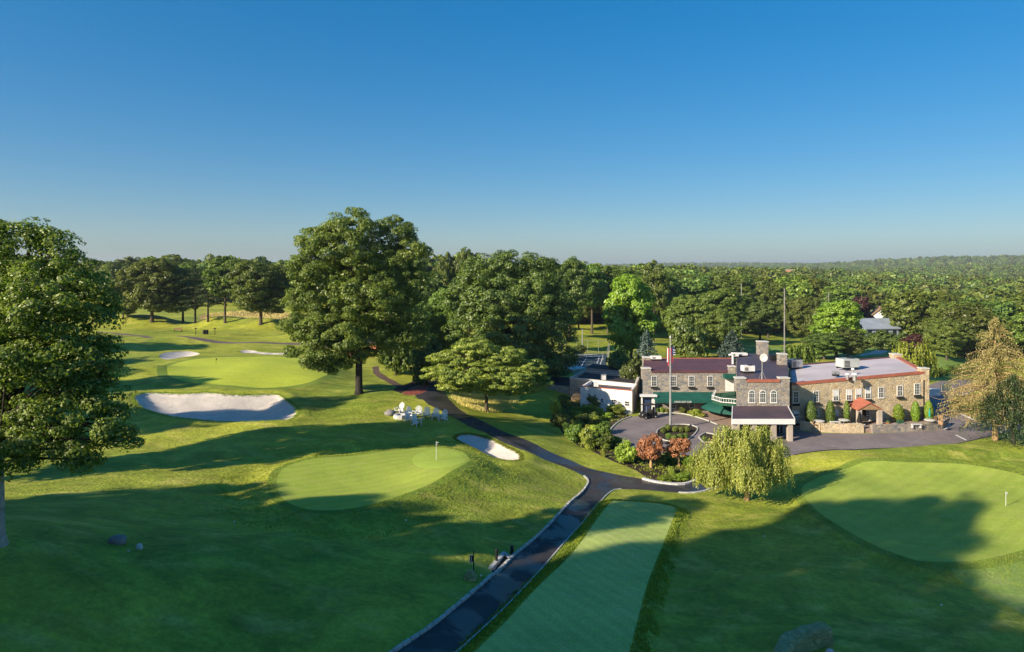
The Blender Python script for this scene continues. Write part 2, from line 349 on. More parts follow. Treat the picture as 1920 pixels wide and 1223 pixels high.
def grow(p, k):
    q = np.roll(p, -1, 0)-np.roll(p, 1, 0); q /= np.linalg.norm(q, axis=1)[:, None]; a = np.sum(p[:, 0]*np.roll(p[:, 1], -1)-np.roll(p[:, 0], -1)*p[:, 1])
    return p+np.stack([q[:, 1], -q[:, 0]], 1)*k*np.sign(a)
def inside(p, poly):
    return polyd(p[:, 0], p[:, 1], poly) > 0
FEATURES = [  # name, polygon, material, later entries win
 ('lawn', lawnR, 'fairway'), ('fairway', fairC, 'fairway'), ('shaded_collar', grow(greenA, 1.3), 'shaded_collar'), ('shaded_collar', grow(greenB, .7), 'shaded_collar'), ('shaded_collar', grow(greenC, .8), 'shaded_collar'),
 ('putting_green', greenA, 'fargreen'), ('putting_green', greenB, 'green'), ('cup_circle', cupB, 'putting'),
 ('putting_green', greenC, 'green'), ('tee_box', tee, 'tee'), ('meadow', meadow, 'meadow'),
 ('sand_bunker', bunkerA, 'sand'), ('sand_bunker', bunkerS, 'sand'), ('sand_bunker', bunkerT, 'sand'), ('sand_bunker', bunkerB, 'sand'), ('sand_bunker', bunkerR, 'sand'),
 ('garden_bed', bed, 'mulch'), ('path', farpath, 'farpath'), ('path', smallpath, 'brownpath'), ('cart_path', path_poly, 'path'), ('garden_bed', darkb, 'mulch'), ('mulch_patch', redm, 'redmulch'),
 ('pavement', terrace, 'paving'), ('pavement', paveL, 'paving'), ('driveway', drive, 'drive'), ('garden_bed', island, 'mulch'), ('garden_bed', islet, 'mulch'), ('tennis_court', court, 'court'), ('path', recess, 'mulch')]
def build_ground():
    pts = []
    def grid(x0, x1, y0, y1, s, hole=None):
        xs = np.arange(x0, x1, s); ys = np.arange(y0, y1, s); gx, gy = np.meshgrid(xs, ys)
        gx = gx+(np.random.rand(*gx.shape)-.5)*s*.35; gy = gy+(np.random.rand(*gy.shape)-.5)*s*.35
        p = np.stack([gx.ravel(), gy.ravel()], 1)
        if hole is not None:
            k = ~((p[:, 0] > hole[0]) & (p[:, 0] < hole[1]) & (p[:, 1] > hole[2]) & (p[:, 1] < hole[3])); p = p[k]
        return p
    r1 = (-56, 70, 22, 102); r2 = (-130, 120, 10, 230); r3 = (-500, 520, -120, 700); r4 = (-5200, 5200, -1500, 7600)
    near = grid(*r1, .95)
    near = near[np.abs(near[:, 0]) < near[:, 1]*.8+8]
    pts = [near, grid(*r2, 2.6, r1), grid(*r3, 12, r2), grid(*r4, 110, r3)]
    vr = r1; wedge = grid(*r1, 2.6); wedge = wedge[np.abs(wedge[:, 0]) >= wedge[:, 1]*.8+8]; pts.append(wedge)
    for poly, kind, amt, sh in FEATS:       # extra points along steep lips
        if kind == 'bowl' and poly[:, 1].mean() < 110:
            lo = poly.min(0)-2; hi = poly.max(0)+2; g = grid(lo[0], hi[0], lo[1], hi[1], .45)
            sd = polyd(g[:, 0], g[:, 1], poly); pts.append(g[(np.abs(sd) < 2) & (np.abs(sd) > .15)])
    pts = np.concatenate(pts)
    edges = []; verts = [tuple(p) for p in pts]
    for nm, poly, mt in FEATURES:
        n0 = len(verts); q = []
        for i in range(len(poly)):
            a = poly[i]; b = poly[(i+1) % len(poly)]; k = max(1, int(np.hypot(*(b-a))/max(.8, .012*a[1])))
            q += [tuple(a+(b-a)*t/k) for t in range(k)]
        verts += q; edges += [(n0+i, n0+(i+1) % len(q)) for i in range(len(q))]
    vo, eo, fo, _, _, _ = delaunay_2d_cdt([Vector(v) for v in verts], edges, [], 0, 1e-4)
    v = np.array([(p[0], p[1]) for p in vo]); f = np.array([t for t in fo if len(t) == 3])
    c = v[f].mean(1)
    z = H(v[:, 0], v[:, 1])
    owner = np.zeros(len(f), int)
    for i, (nm, poly, mt) in enumerate(FEATURES):
        lo = poly.min(0); hi = poly.max(0)
        k = np.where((c[:, 0] > lo[0]) & (c[:, 0] < hi[0]) & (c[:, 1] > lo[1]) & (c[:, 1] < hi[1]))[0]
        if len(k): owner[k[inside(c[k], poly)]] = i+1
    v3 = np.column_stack([v, z])
    LAB = {}
    for i in range(len(FEATURES)+1):
        k = f[owner == i]
        if not len(k): print('EMPTY', i); continue
        u, inv = np.unique(k, return_inverse=True); inv = inv.reshape(-1, 3)
        a = v3[u]; t = a[inv]
        cr = (t[:, 1, 0]-t[:, 0, 0])*(t[:, 2, 1]-t[:, 0, 1])-(t[:, 1, 1]-t[:, 0, 1])*(t[:, 2, 0]-t[:, 0, 0])
        inv[cr < 0] = inv[cr < 0][:, ::-1]
        nm, mt = ('ground', 'ground') if i == 0 else (FEATURES[i-1][0], FEATURES[i-1][2])
        me = bpy.data.meshes.new(nm); me.from_pydata(a.tolist(), [], inv.tolist())
        o = meshob(nm, me, None, True, [M[mt]]); tag(o, kind='structure')
build_ground()

def kerb(name, pts, w=.18, h=.12, label=None, m='kerb', closed=False, sub=3, cat='kerb', world=False, gap=0.0, struct=True):
    """raised edging that follows the terrain"""
    q = pts if world else W(pts, 0, sub, closed)
    if closed: q = np.vstack([q, q[:1]])
    # resample
    seg = np.hypot(*(q[1:]-q[:-1]).T); s = np.concatenate([[0], np.cumsum(seg)]); n = max(2, int(s[-1]/.6))
    t = np.linspace(0, s[-1], n); q = np.stack([np.interp(t, s, q[:, 0]), np.interp(t, s, q[:, 1])], 1)
    mb = MB(); rnd = random.Random(len(q))
    tn = np.gradient(q, axis=0); tn /= np.linalg.norm(tn, axis=1)[:, None]+1e-9; nn = np.stack([-tn[:, 1], tn[:, 0]], 1)
    hz = np.maximum(H(*(q+nn*w/2).T), H(*(q-nn*w/2).T))
    if gap:       # separate stones with joints
        for i in range(n-1):
            a = q[i]+(q[i+1]-q[i])*gap*.5; b = q[i+1]-(q[i+1]-q[i])*gap*.5; hh = h*rnd.uniform(.8, 1.15); ww = w*rnd.uniform(.85, 1.1)/2
            pl = [a+nn[i]*ww, a-nn[i]*ww, b-nn[i]*ww, b+nn[i]*ww]
            mb.prism([tuple(p) for p in pl], min(hz[i], hz[i+1])-.3, [hz[i]+hh, hz[i]+hh, hz[i+1]+hh, hz[i+1]+hh])
    else:
        v = []
        for i in range(n):
            for sx, zz in ((1, -.3), (1, h), (-1, h), (-1, -.3)):
                p = q[i]+nn[i]*sx*w/2; v.append((p[0], p[1], hz[i]+zz))
        f = [(4*i+k, 4*i+k+1, 4*i+k+5, 4*i+k+4) for i in range(n-1) for k in range(3)]+[(0, 1, 2, 3), (4*n-1, 4*n-2, 4*n-3, 4*n-4)]
        mb.add(v, f)
    o = mb.build(name, M[m])
    return tag(o, kind='structure') if struct else tag(o, label, cat)

# ---------------------------------------------------------------- camera, sun, sky
cam = bpy.data.cameras.new('camera'); co = bpy.data.objects.new('camera', cam); COL.objects.link(co)
co.location = (0, 0, CZ); co.rotation_euler = (R(90), 0, 0)
cam.sensor_width = 36; cam.lens = 36*F/1920; cam.shift_y = -(1223/2-HY)/1920; cam.clip_end = 20000; cam.clip_start = .5
scene.camera = co
w = bpy.data.worlds.new('World'); scene.world = w; w.use_nodes = True
nt = w.node_tree; bg = nt.nodes['Background']
sky = nt.nodes.new('ShaderNodeTexSky'); sky.sky_type = 'NISHITA'; sky.sun_disc = False
sky.sun_elevation = SUN_EL; sky.sun_rotation = math.atan2(-SDIR.x, -SDIR.y); sky.air_density = 1.1; sky.dust_density = .8; sky.ozone_density = 6; sky.altitude = 50
sm = nt.nodes.new('ShaderNodeVectorMath'); sm.operation = 'SCALE'; sm.inputs['Scale'].default_value = .1
gm = nt.nodes.new('ShaderNodeGamma'); gm.inputs[1].default_value = .6
hs = nt.nodes.new('ShaderNodeHueSaturation'); hs.inputs['Saturation'].default_value = 1.7
tn = nt.nodes.new('ShaderNodeVectorMath'); tn.operation = 'MULTIPLY'; tn.inputs[1].default_value = (.9, .97, 1.04)
for a, b in ((sky.outputs[0], sm.inputs[0]), (sm.outputs[0], gm.inputs[0]), (gm.outputs[0], hs.inputs['Color']), (hs.outputs[0], tn.inputs[0]), (tn.outputs[0], bg.inputs[0])): nt.links.new(a, b)
bg.inputs[1].default_value = .40
sl = bpy.data.lights.new('sun', 'SUN'); sl.energy = 3.9; sl.angle = R(.55); sl.color = (1, .86, .64)
so = bpy.data.objects.new('sun', sl); COL.objects.link(so); so.rotation_euler = SDIR.to_track_quat('-Z', 'Y').to_euler(); so.location = (-60, -60, 80)
scene.view_settings.view_transform = 'Standard'; scene.view_settings.look = 'None'; scene.view_settings.exposure = 1.2; scene.view_settings.gamma = 1
scene.cycles.max_bounces = 6; scene.cycles.diffuse_bounces = 3; scene.cycles.transmission_bounces = 3; scene.cycles.transparent_max_bounces = 8
# ---------------------------------------------------------------- foliage
def leaf_mat(name, lit, dark, trans=.3, var=.35, sc=.35, ov=1.0):
    m = bpy.data.materials.new(name); m.use_nodes = True; nt = m.node_tree; nt.nodes.clear()
    out = N(nt, 'ShaderNodeOutputMaterial'); ge = N(nt, 'ShaderNodeNewGeometry'); oi = N(nt, 'ShaderNodeObjectInfo')
    col = ramp(nt, ge.outputs['Random Per Island'], [(.05, dark), (.55, tuple((a+b)/2 for a, b in zip(lit, dark))), (.95, lit)])
    n1 = noise(nt, ge.outputs['Position'], sc, 3, .6)
    col = mix(nt, 1.0, col, ramp(nt, n1, [(.3, (1-var, 1-var*.8, 1-var)), (.7, (1+var*.6, 1+var*.5, 1.0))]), 'MULTIPLY')
    hs = N(nt, 'ShaderNodeHueSaturation'); mr = N(nt, 'ShaderNodeMapRange'); mr.inputs['To Min'].default_value = .5-.022*ov; mr.inputs['To Max'].default_value = .5+.026*ov
    mv = N(nt, 'ShaderNodeMapRange'); mv.inputs['To Min'].default_value = 1-.33*ov; mv.inputs['To Max'].default_value = 1+.28*ov
    L(nt, oi.outputs['Random'], mr.inputs[0]); L(nt, oi.outputs['Random'], mv.inputs[0]); L(nt, mr.outputs[0], hs.inputs['Hue']); L(nt, mv.outputs[0], hs.inputs['Value']); L(nt, col, hs.inputs['Color'])
    d = N(nt, 'ShaderNodeBsdfDiffuse'); t = N(nt, 'ShaderNodeBsdfTranslucent'); g = N(nt, 'ShaderNodeBsdfGlossy'); g.inputs['Roughness'].default_value = .45
    L(nt, hs.outputs[0], d.inputs[0]); tc = mix(nt, 1.0, hs.outputs[0], (1.1, 1.25, .6), 'MULTIPLY'); L(nt, tc, t.inputs[0])
    a = N(nt, 'ShaderNodeMixShader'); a.inputs[0].default_value = trans; L(nt, d.outputs[0], a.inputs[1]); L(nt, t.outputs[0], a.inputs[2])
    b = N(nt, 'ShaderNodeMixShader'); b.inputs[0].default_value = .035; L(nt, a.outputs[0], b.inputs[1]); L(nt, g.outputs[0], b.inputs[2])
    L(nt, b.outputs[0], out.inputs['Surface']); return m
M['leaf'] = leaf_mat('oak_leaves', (.24, .31, .05), (.085, .135, .028), .35)
M['leafdark'] = leaf_mat('dark_leaves', (.23, .31, .065), (.075, .125, .034), .35)
M['leafbright'] = leaf_mat('bright_leaves', (.34, .42, .05), (.17, .24, .03), .35)
M['leafyellow'] = leaf_mat('yellow_green_leaves', (.48, .52, .08), (.24, .29, .045), .35)
M['leafolive'] = leaf_mat('olive_leaves', (.28, .36, .065), (.11, .16, .035), .35)
M['leaflayer'] = leaf_mat('layered_leaves', (.46, .52, .10), (.18, .25, .05), .35, ov=0)
M['leafoak'] = leaf_mat('great_oak_leaves', (.27, .34, .06), (.09, .14, .03), .35, ov=0)
M['leafmaple'] = leaf_mat('near_maple_leaves', (.31, .39, .075), (.10, .155, .04), .42, .3, .8, ov=0)
M['willow'] = leaf_mat('weeping_leaves', (.56, .58, .15), (.28, .31, .07), .35, .25, .8, ov=0)
M['gold'] = leaf_mat('golden_needles', (.56, .47, .2), (.34, .29, .11), .25, .2, ov=0)
M['blue'] = leaf_mat('blue_needles', (.17, .24, .23), (.07, .11, .105), .15)
M['needle'] = leaf_mat('pine_needles', (.09, .13, .045), (.035, .06, .025), .15)
M['purple'] = leaf_mat('purple_leaves', (.11, .035, .04), (.05, .018, .02), .2)
M['copper'] = leaf_mat('copper_leaves', (.56, .25, .12), (.32, .13, .07), .25, .2, ov=.2)
M['strawgrass'] = leaf_mat('straw_grass', (.85, .68, .32), (.6, .5, .2), .3, .25, .6)
M['roughgrass'] = leaf_mat('rough_grass_blades', (.36, .42, .06), (.22, .29, .035), .3, .25, .5)
M['petal'] = leaf_mat('pale_flowers', (.75, .72, .6), (.5, .45, .25), .2)
M['forestleaf'] = leaf_mat('wooded_hillside_leaves', (.30, .35, .06), (.10, .145, .03), .35, .4, .02)

def quads(name, c, nrm, size, mat_, parent, asp=.62, down=None, rnd=None):
    """one small rhombus per point: c centres, nrm facing, size per leaf"""
    rnd = rnd or np.random
    n = len(c)
    nrm = nrm/(np.linalg.norm(nrm, axis=1)[:, None]+1e-9)
    r = rnd.normal(size=(n, 3)) if down is None else np.tile(down, (n, 1))+rnd.normal(size=(n, 3))*.18
    u = r-nrm*(r*nrm).sum(1)[:, None]; u /= np.linalg.norm(u, axis=1)[:, None]+1e-9
    v = np.cross(nrm, u); s = (size if hasattr(size, '__len__') else np.full(n, size))[:, None]
    u = u*s; v = v*s*asp
    bend = nrm*s*.25
    vs = np.stack([c-u, c+v*.9-u*.1+bend, c+u, c-v*.9-u*.1+bend], 1).reshape(-1, 3)
    me = bpy.data.meshes.new(name); me.vertices.add(4*n); me.vertices.foreach_set('co', vs.astype(np.float32).ravel())
    me.loops.add(4*n); me.loops.foreach_set('vertex_index', np.arange(4*n, dtype=np.int32))
    me.polygons.add(n); me.polygons.foreach_set('loop_start', np.arange(0, 4*n, 4, dtype=np.int32))
    me.materials.append(mat_); me.update(calc_edges=True); me.validate()
    o = bpy.data.objects.new(name, me); COL.objects.link(o)
    if parent: o.parent = parent
    return o
def crown_points(lobes, rnd, cr=1.1, dens=1.0, flat=.6, inner=.2):
    """clump centres spread over the shells (and a little inside) of the lobes"""
    out = []
    L_ = np.array(lobes, float)
    for i, (x, y, z, rx, ry, rz) in enumerate(L_):
        area = 4*math.pi*((rx*ry)**1.6+(rx*rz)**1.6+(ry*rz)**1.6)**(1/1.6)/3**(1/1.6)
        n = max(3, int(area/(cr*cr*2.3)*dens))
        d = rnd.normal(size=(n, 3)); d /= np.linalg.norm(d, axis=1)[:, None]
        rr = np.where(rnd.rand(n) < inner, rnd.uniform(.35, .75, n), rnd.uniform(.8, 1.04, n))
        p = np.array([x, y, z])+d*np.array([rx, ry, rz])*rr[:, None]
        keep = np.ones(n, bool)
        for j, (a, b, c, e, f, g) in enumerate(L_):
            if j != i: keep &= (((p-np.array([a, b, c]))/np.array([e, f, g]))**2).sum(1) > .5
        keep |= rnd.rand(n) < .12
        out.append(np.column_stack([p[keep], d[keep]]))
    return np.concatenate(out)
def clump_leaves(cl, rnd, per=80, cr=1.1, flat=.6):
    n = len(cl); per_ = np.maximum(8, (per*rnd.uniform(.55, 1.4, n))).astype(int)
    idx = np.repeat(np.arange(n), per_); m = len(idx)
    d = rnd.normal(size=(m, 3)); d[:, 2] += .25; d /= np.linalg.norm(d, axis=1)[:, None]
    r = cr*rnd.uniform(.7, 1.35, n)[idx]*rnd.uniform(.45, 1.0, m)**.6
    ofs = d*r[:, None]*np.array([1, 1, flat])
    c = cl[idx, :3]+ofs
    nrm = d*1.0+cl[idx, 3:]*.5+rnd.normal(size=(m, 3))*.55; nrm[:, 2] += .35
    return c, nrm
def limb(mb, a, b, r0, r1, rnd, n=5, sag=.12, k=6):
    a = np.array(a, float); b = np.array(b, float); d = b-a; ln = np.linalg.norm(d); pts = []
    off = rnd.normal(size=3)*ln*.06
    for i in range(n+1):
        t = i/n; p = a+d*t+off*math.sin(math.pi*t)+np.array([0, 0, ln*sag])*math.sin(math.pi*t)
        pts.append(tuple(p))
    mb.tube(pts, [r0+(r1-r0)*i/n for i in range(n+1)], k, cap=False)
def make_tree(name, label, lobes, h_fork, r_trunk, leaf='leaf', bark='bark', seed=1, cr=1.1, per=80, size=.26, dens=1.0, cat='tree', loc=(0, 0, 0), lean=(0, 0), limbs=14, group=None, inner=.2, flat=.6, limbr=.33, limbbark=None):
    rnd = np.random.RandomState(seed)
    t = thing(name, label, cat, loc, 0, group)
    cl = crown_points(lobes, rnd, cr, dens, flat, inner)
    c, nrm = clump_leaves(cl, rnd, per, cr, flat)
    quads('crown', c, nrm, size*rnd.uniform(.7, 1.3, len(c)), M[leaf], t, rnd=rnd)
    mb = MB(); top = max(l[2] for l in lobes); cx = np.mean([l[0] for l in lobes]); cy = np.mean([l[1] for l in lobes])
    fork = np.array([lean[0]*h_fork, lean[1]*h_fork, h_fork])
    pts = [(0, 0, -.6), (0, 0, 0), (lean[0]*.3, lean[1]*.3, .5), tuple(fork*.55), tuple(fork)]
    mb.tube(pts, [r_trunk*1.7, r_trunk*1.5, r_trunk*1.1, r_trunk, r_trunk*.9], 10)
    tops = np.array([cx*.6, cy*.6, h_fork+(top-h_fork)*.9])
    if limbbark: mb.build('trunk', M[bark], t); mb = MB()
    limb(mb, fork, tops, r_trunk*.85, .05, rnd, 6, 0, 8)
    sel = cl[rnd.choice(len(cl), min(limbs*3, len(cl)), replace=False)]
    for i, p in enumerate(sel):
        s = min(.95, max(0, rnd.uniform(.0, .75)*(p[2]-h_fork)/(tops[2]-h_fork+.01)))
        a = fork+(tops-fork)*s; big = i < limbs
        limb(mb, a, p[:3], r_trunk*(limbr if big else limbr*.45)*(1-s*.5), .035, rnd, 5 if big else 3, .08, 6 if big else 4)
    mb.build('limbs' if limbbark else 'trunk', M[limbbark or bark], t)
    return t
def px_lobes(base, lst, d=None):
    """crown lobes read off the photo: (px, py, rx px, ry px, depth offset in units of rx) -> metres from the trunk base"""
    out = []
    for q in lst:
        px, py, rx, ry = q[:4]; dd = q[4] if len(q) > 4 else 0; k = base.y/F; Rr = rx*k; yy = dd*Rr
        k2 = (base.y+yy)/F
        out.append(((px-CX)*k2-base.x, yy, CZ-(py-HY)*k2-base.z, Rr, Rr*(q[5] if len(q) > 5 else .85), ry*k))
    return out
def auto_lobes(rnd, h, r, base=.3, n=9, top=1.0):
    """uneven rounded crown: h height, r radius"""
    zc = h*(1+base)/2; rz = h*(1-base)/2; lob = [(0, 0, zc, r*.62, r*.62, rz*.8)]
    for i in range(n):
        a = 2*math.pi*(i*.618+rnd.uniform(-.07, .07)); t = (i+.5)/n*1.7-.85
        rr = math.sqrt(max(0, 1-t*t))*r*.62*rnd.uniform(.8, 1.12)
        s = r*rnd.uniform(.33, .5)
        lob.append((math.cos(a)*rr, math.sin(a)*rr, zc+t*rz*.74*top, s, s, s*rnd.uniform(.65, .9)))
    return lob
# ---- prototypes that are copied
PROTO = {}
def proto(key, name, h, r, leaf, seed, base=.3, n=9, cr=.95, per=46, size=.3, bark='bark', rt=.35, limbs=9, fork=None, dens=1.0, inner=.15):
    rnd = np.random.RandomState(seed)
    lob = auto_lobes(rnd, h, r, base, n)
    t = make_tree(name, None, lob, fork or h*base*1.05, rt, leaf, bark, seed, cr, per, size, dens, limbs=limbs, inner=inner)
    PROTO[key] = (kids(t), h, r); t['_used'] = 0
    return t
def place(key, px, py, top, hw, label, group=None, cat='tree', rz=None, d=None, at=None, depth=None):
    """stand a tree with its foot at photo pixel (px, py) and its top at row `top`"""
    root, h, r = PROTO[key]
    if at is not None: p = Vector((at[0], at[1], H1(*at)))
    elif d is not None: x = (px-CX)/F*d; p = Vector((x, d, H1(x, d)))
    else: p = G(px, py)
    if root['_used'] == 0: o = root; root['_used'] = 1
    else: o = copy_tree(root)
    if top is not None:
        hh = CZ-(top-HY)/F*p.y-p.z; sz = hh/h*1.0; sx = hw/F*p.y/r if hw else sz
    else: sz = hw[1]/h; sx = hw[0]/r
    o.location = p-Vector((0, 0, .05)); o.scale = (sx, sx*(depth or 1), sz)
    o.rotation_euler = (0, 0, rz if rz is not None else random.uniform(0, 6.28))
    tag(o, label, cat, group); return o
proto('oak', 'oak_tree', 18, 7, 'leaf', 11, .1, 15, .95, 90, .22, fork=3.2)
proto('oak2', 'oak_tree', 18, 7.5, 'leafolive', 12, .08, 15, .95, 90, .22, fork=3)
proto('maple', 'maple_tree', 17, 6, 'leafdark', 13, .1, 13, .95, 90, .22, fork=3)
proto('round', 'broadleaf_tree', 16, 6.5, 'forestleaf', 14, .1, 10, 1.2, 40, .42, limbs=5)
proto('round2', 'broadleaf_tree', 17, 6, 'forestleaf', 15, .12, 9, 1.2, 40, .42, limbs=5)
proto('round3', 'broadleaf_tree', 18, 6.5, 'leafdark', 16, .1, 11, 1.2, 40, .42, limbs=5)
proto('bright', 'broadleaf_tree', 18, 6, 'leafbright', 17, .12, 12, 1.0, 60, .32)
proto('tall', 'tulip_tree', 22, 5, 'leaf', 18, .3, 11, .95, 50, .3, rt=.3)
proto('shrub', 'shrub', 2.0, 1.2, 'leafbright', 19, .02, 7, .32, 42, .1, rt=.04, limbs=4, fork=.15)
proto('shrubd', 'shrub', 2.0, 1.3, 'leaf', 20, .02, 7, .32, 42, .11, rt=.04, limbs=4, fork=.15)
proto('shruby', 'shrub', 2.0, 1.3, 'leafyellow', 21, .02, 7, .32, 42, .1, rt=.04, limbs=4, fork=.15)
proto('purpletree', 'purple_leaved_tree', 12, 5, 'purple', 22, .08, 9, .9, 40, .32, limbs=4)
proto('darkbush', 'evergreen_shrub', 6, 4, 'leafdark', 23, .02, 8, .8, 50, .26, rt=.15, limbs=4, fork=.4)

def conifer(name, label, h, r, leaf, bark='darkbark', seed=1, tiers=16, base=.12, rt=.25, size=.2, per=16, droop=.25, flat=.18, gap=0.0, loc=(0, 0, 0), power=.85, nb0=9, cl=.5, strands=0, lo=None, bare=0, asp=.35):
    """trunk, whorls of branches, needles in sprays along every branch"""
    rnd = np.random.RandomState(seed); t = thing(name, label, 'tree', loc)
    mb = MB(); mb.tube([(0, 0, -.5), (0, 0, .1), (0, 0, h*.5), (0, 0, h)], [rt*1.5, rt*1.15, rt*.6, .03], 9)
    C = []; Nn = []
    for i in range(tiers):
        f = i/(tiers-1); z = h*(base+(1-base)*f**.9); rr = r*(1-f)**power*rnd.uniform(.8, 1.1)+.25
        nb = max(4, int(nb0*(1-f*.5)))
        for k in range(nb):
            if rnd.rand() < gap: continue
            a = 2*math.pi*(k/nb)+i*1.3+rnd.uniform(-.25, .25); ln = rr*rnd.uniform(.7, 1.12)
            d = np.array([math.cos(a), math.sin(a)]); n = max(4, int(ln/.38)); pts = []
            zz = z+rnd.uniform(-.25, .25)
            for j in range(n+1):
                s = j/n; pts.append((d[0]*ln*s, d[1]*ln*s, zz-droop*ln*s*s+.12*ln*math.sin(s*3.1)))
            mb.tube(pts[::max(1, n//4)]+[pts[-1]] if n > 4 else pts, [max(.015, rt*.28*(1-f*.6)*(1-q/6)) for q in range(len(pts[::max(1, n//4)])+1 if n > 4 else len(pts))], 4, cap=False)
            P = np.array(pts)[max(1, int(n*.2)):]
            m = len(P)*per; idx = np.repeat(np.arange(len(P)), per); sp = (.35+.65*idx/len(P))*cl*(1.2-.5*f)
            side = np.array([-d[1], d[0], 0]); q = P[idx]+side*(rnd.uniform(-1, 1, m)*sp*1.3)[:, None]+np.array([d[0], d[1], 0])*(rnd.uniform(-.5, .5, m)*.4)[:, None]
            q[:, 2] += rnd.normal(size=m)*flat
            if strands: q[:, 2] -= rnd.uniform(0, 1, m)**1.5*strands
            C.append(q); nn = rnd.normal(size=(m, 3))*.6+np.array([d[0]*.3, d[1]*.3, .8 if not strands else .1]); Nn.append(nn)
    for k in range(bare):      # dead twigs low on the trunk
        a = rnd.uniform(0, 6.28); z = h*rnd.uniform(.12, .45); ln = r*rnd.uniform(.6, 1.15); d = (math.cos(a), math.sin(a))
        limb(mb, (0, 0, z), (d[0]*ln, d[1]*ln, z-rnd.uniform(-.3, .8)), .07, .02, rnd, 4, .02, 4)
        for _ in range(4):
            s = rnd.uniform(.4, 1); p = (d[0]*ln*s, d[1]*ln*s, z-.2*s); limb(mb, p, (p[0]+rnd.normal()*.9, p[1]+rnd.normal()*.9, p[2]+rnd.uniform(-.4, .5)), .03, .01, rnd, 2, 0, 4)
    C = np.concatenate(C); Nn = np.concatenate(Nn)
    quads('crown', C, Nn, size*rnd.uniform(.7, 1.3, len(C)), M[leaf], t, asp=asp, rnd=rnd, down=None if not strands else np.array([0, 0, -1.]))
    mb.build('trunk', M[bark], t); return t
def weeping(name, label, lobes, hf, rt, leaf, bark, seed, loc, fall=2.2, cr=.8, strands=9, per=24, size=.13, dens=1.0, zmin=.3):
    """arching branch tips with curtains of leaves hanging from them"""
    rnd = np.random.RandomState(seed); t = thing(name, label, 'tree', loc)
    cl = crown_points(lobes, rnd, cr, dens, .6, .25); C = []; Nn = []
    for p in cl:
        for s in range(strands):
            a = rnd.uniform(0, 6.28); o = np.array([math.cos(a), math.sin(a), 0])*cr*rnd.uniform(.1, 1.1)
            top = p[:3]+o+np.array([0, 0, .35*cr*(1-np.linalg.norm(o)/cr)]); ln = fall*rnd.uniform(.35, 1.15)
            ln = min(ln, max(.2, top[2]-zmin)); m = int(per*ln/fall)+3; u = np.linspace(0, 1, m)
            q = top+np.outer(u**.8, o*.35+np.array([rnd.normal()*.08, rnd.normal()*.08, 0]))+np.outer(u, [0, 0, -ln])
            q += rnd.normal(size=q.shape)*.05; C.append(q); nn = rnd.normal(size=q.shape)*.6+o/cr+p[3:]*.7; nn[:, 2] += .2; Nn.append(nn)
    C = np.concatenate(C); Nn = np.concatenate(Nn)
    quads('crown', C, Nn, size*rnd.uniform(.7, 1.3, len(C)), M[leaf], t, asp=.5, rnd=rnd, down=np.array([0, 0, -1.]))
    mb = MB(); top = max(l[2] for l in lobes); fork = np.array([.15, 0, hf])
    mb.tube([(0, 0, -.4), (0, 0, 0), (.05, 0, hf*.5), tuple(fork)], [rt*1.5, rt*1.25, rt, rt*.9], 10)
    for i in range(26):
        p = cl[rnd.randint(len(cl))][:3]; limb(mb, fork, p+np.array([0, 0, .1]), rt*(.5 if i < 10 else .22), .03, rnd, 6, .22, 6)
    mb.build('trunk', M[bark], t); return t

# ---------------------------------------------------------------- hero trees
b = G(673, 738)
make_tree('oak_tree', 'huge tall spreading oak rising above the tree line beside the large green, centre left', px_lobes(b, [
 (660,430,52,36),(735,438,38,28,.2),(600,452,42,26,.1),(775,470,30,24,.2),(640,480,66,46,-.3),(715,495,58,44,.3),(585,500,40,34,-.2),(765,520,34,34,.4),
 (610,550,62,40,.2),(690,555,66,46,-.3),(560,560,26,24,0),(755,580,40,38,.3),(575,605,42,34,-.2),(640,620,56,38,-.4),(710,630,52,36,.4),(768,620,30,30,.5),
 (560,625,28,16,.1),(600,660,44,20,-.3),(660,660,36,22,.3),(545,662,14,9),(575,685,18,12,-.5),(612,690,18,11,-.3),(640,682,16,11,-.6)]), 5.5, .43, 'leafoak', 'darkbark', 31, .9, 190, .135, 1.05, loc=b, limbs=26, inner=.25, limbr=.3)
x = -.777*31; b = Vector((x+.15, 31, H1(x, 31)))
make_tree('maple_tree', 'large dark green tree with a pale trunk filling the left edge', px_lobes(b, [
 (-60,470,70,60,.2),(30,470,52,46,-.1),(100,480,46,44,.1),(60,440,24,22),(10,430,20,18),(160,530,34,40,.2),(90,560,84,70,-.3),(-20,580,80,80,-.1),(180,590,36,46,0),
 (60,660,90,66,-.4),(160,680,56,56,-.1),(-30,720,60,70,-.1),(110,760,70,56,-.3),(195,745,34,40,0),(215,800,36,36,-.2),(40,830,60,50,-.5),(130,840,50,34,-.2),(235,820,22,26,.1),(-10,860,30,44,-.8),(170,870,20,18)]),
 4.2, .3, 'leafmaple', 'palebark', 32, .5, 100, .08, 1.2, loc=b, limbs=34, inner=.3, limbbark='darkbark')
b = G(912, 772)
make_tree('layered_tree', 'low broad light green tree with layered branches over the straw coloured grass', px_lobes(b, [
 (850,672,44,16,.2),(890,652,40,16,.1),(940,668,46,18,.2),(985,690,40,16,.2),(830,700,38,14,-.1),(880,700,56,20,-.6),(940,708,56,20,-.6),(1005,715,30,14),(860,722,40,11,-.1),(915,728,40,10,-.1),(970,728,42,11,-.1),(910,680,50,22,.5)]),
 2.2, .22, 'leaflayer', 'bark', 33, .6, 110, .12, 1.1, loc=b, limbs=24, flat=.3)
b = G(965, 745); b = Vector((ray(965, 0, 112)[0], 112, H1(ray(965, 0, 112)[0], 112)))
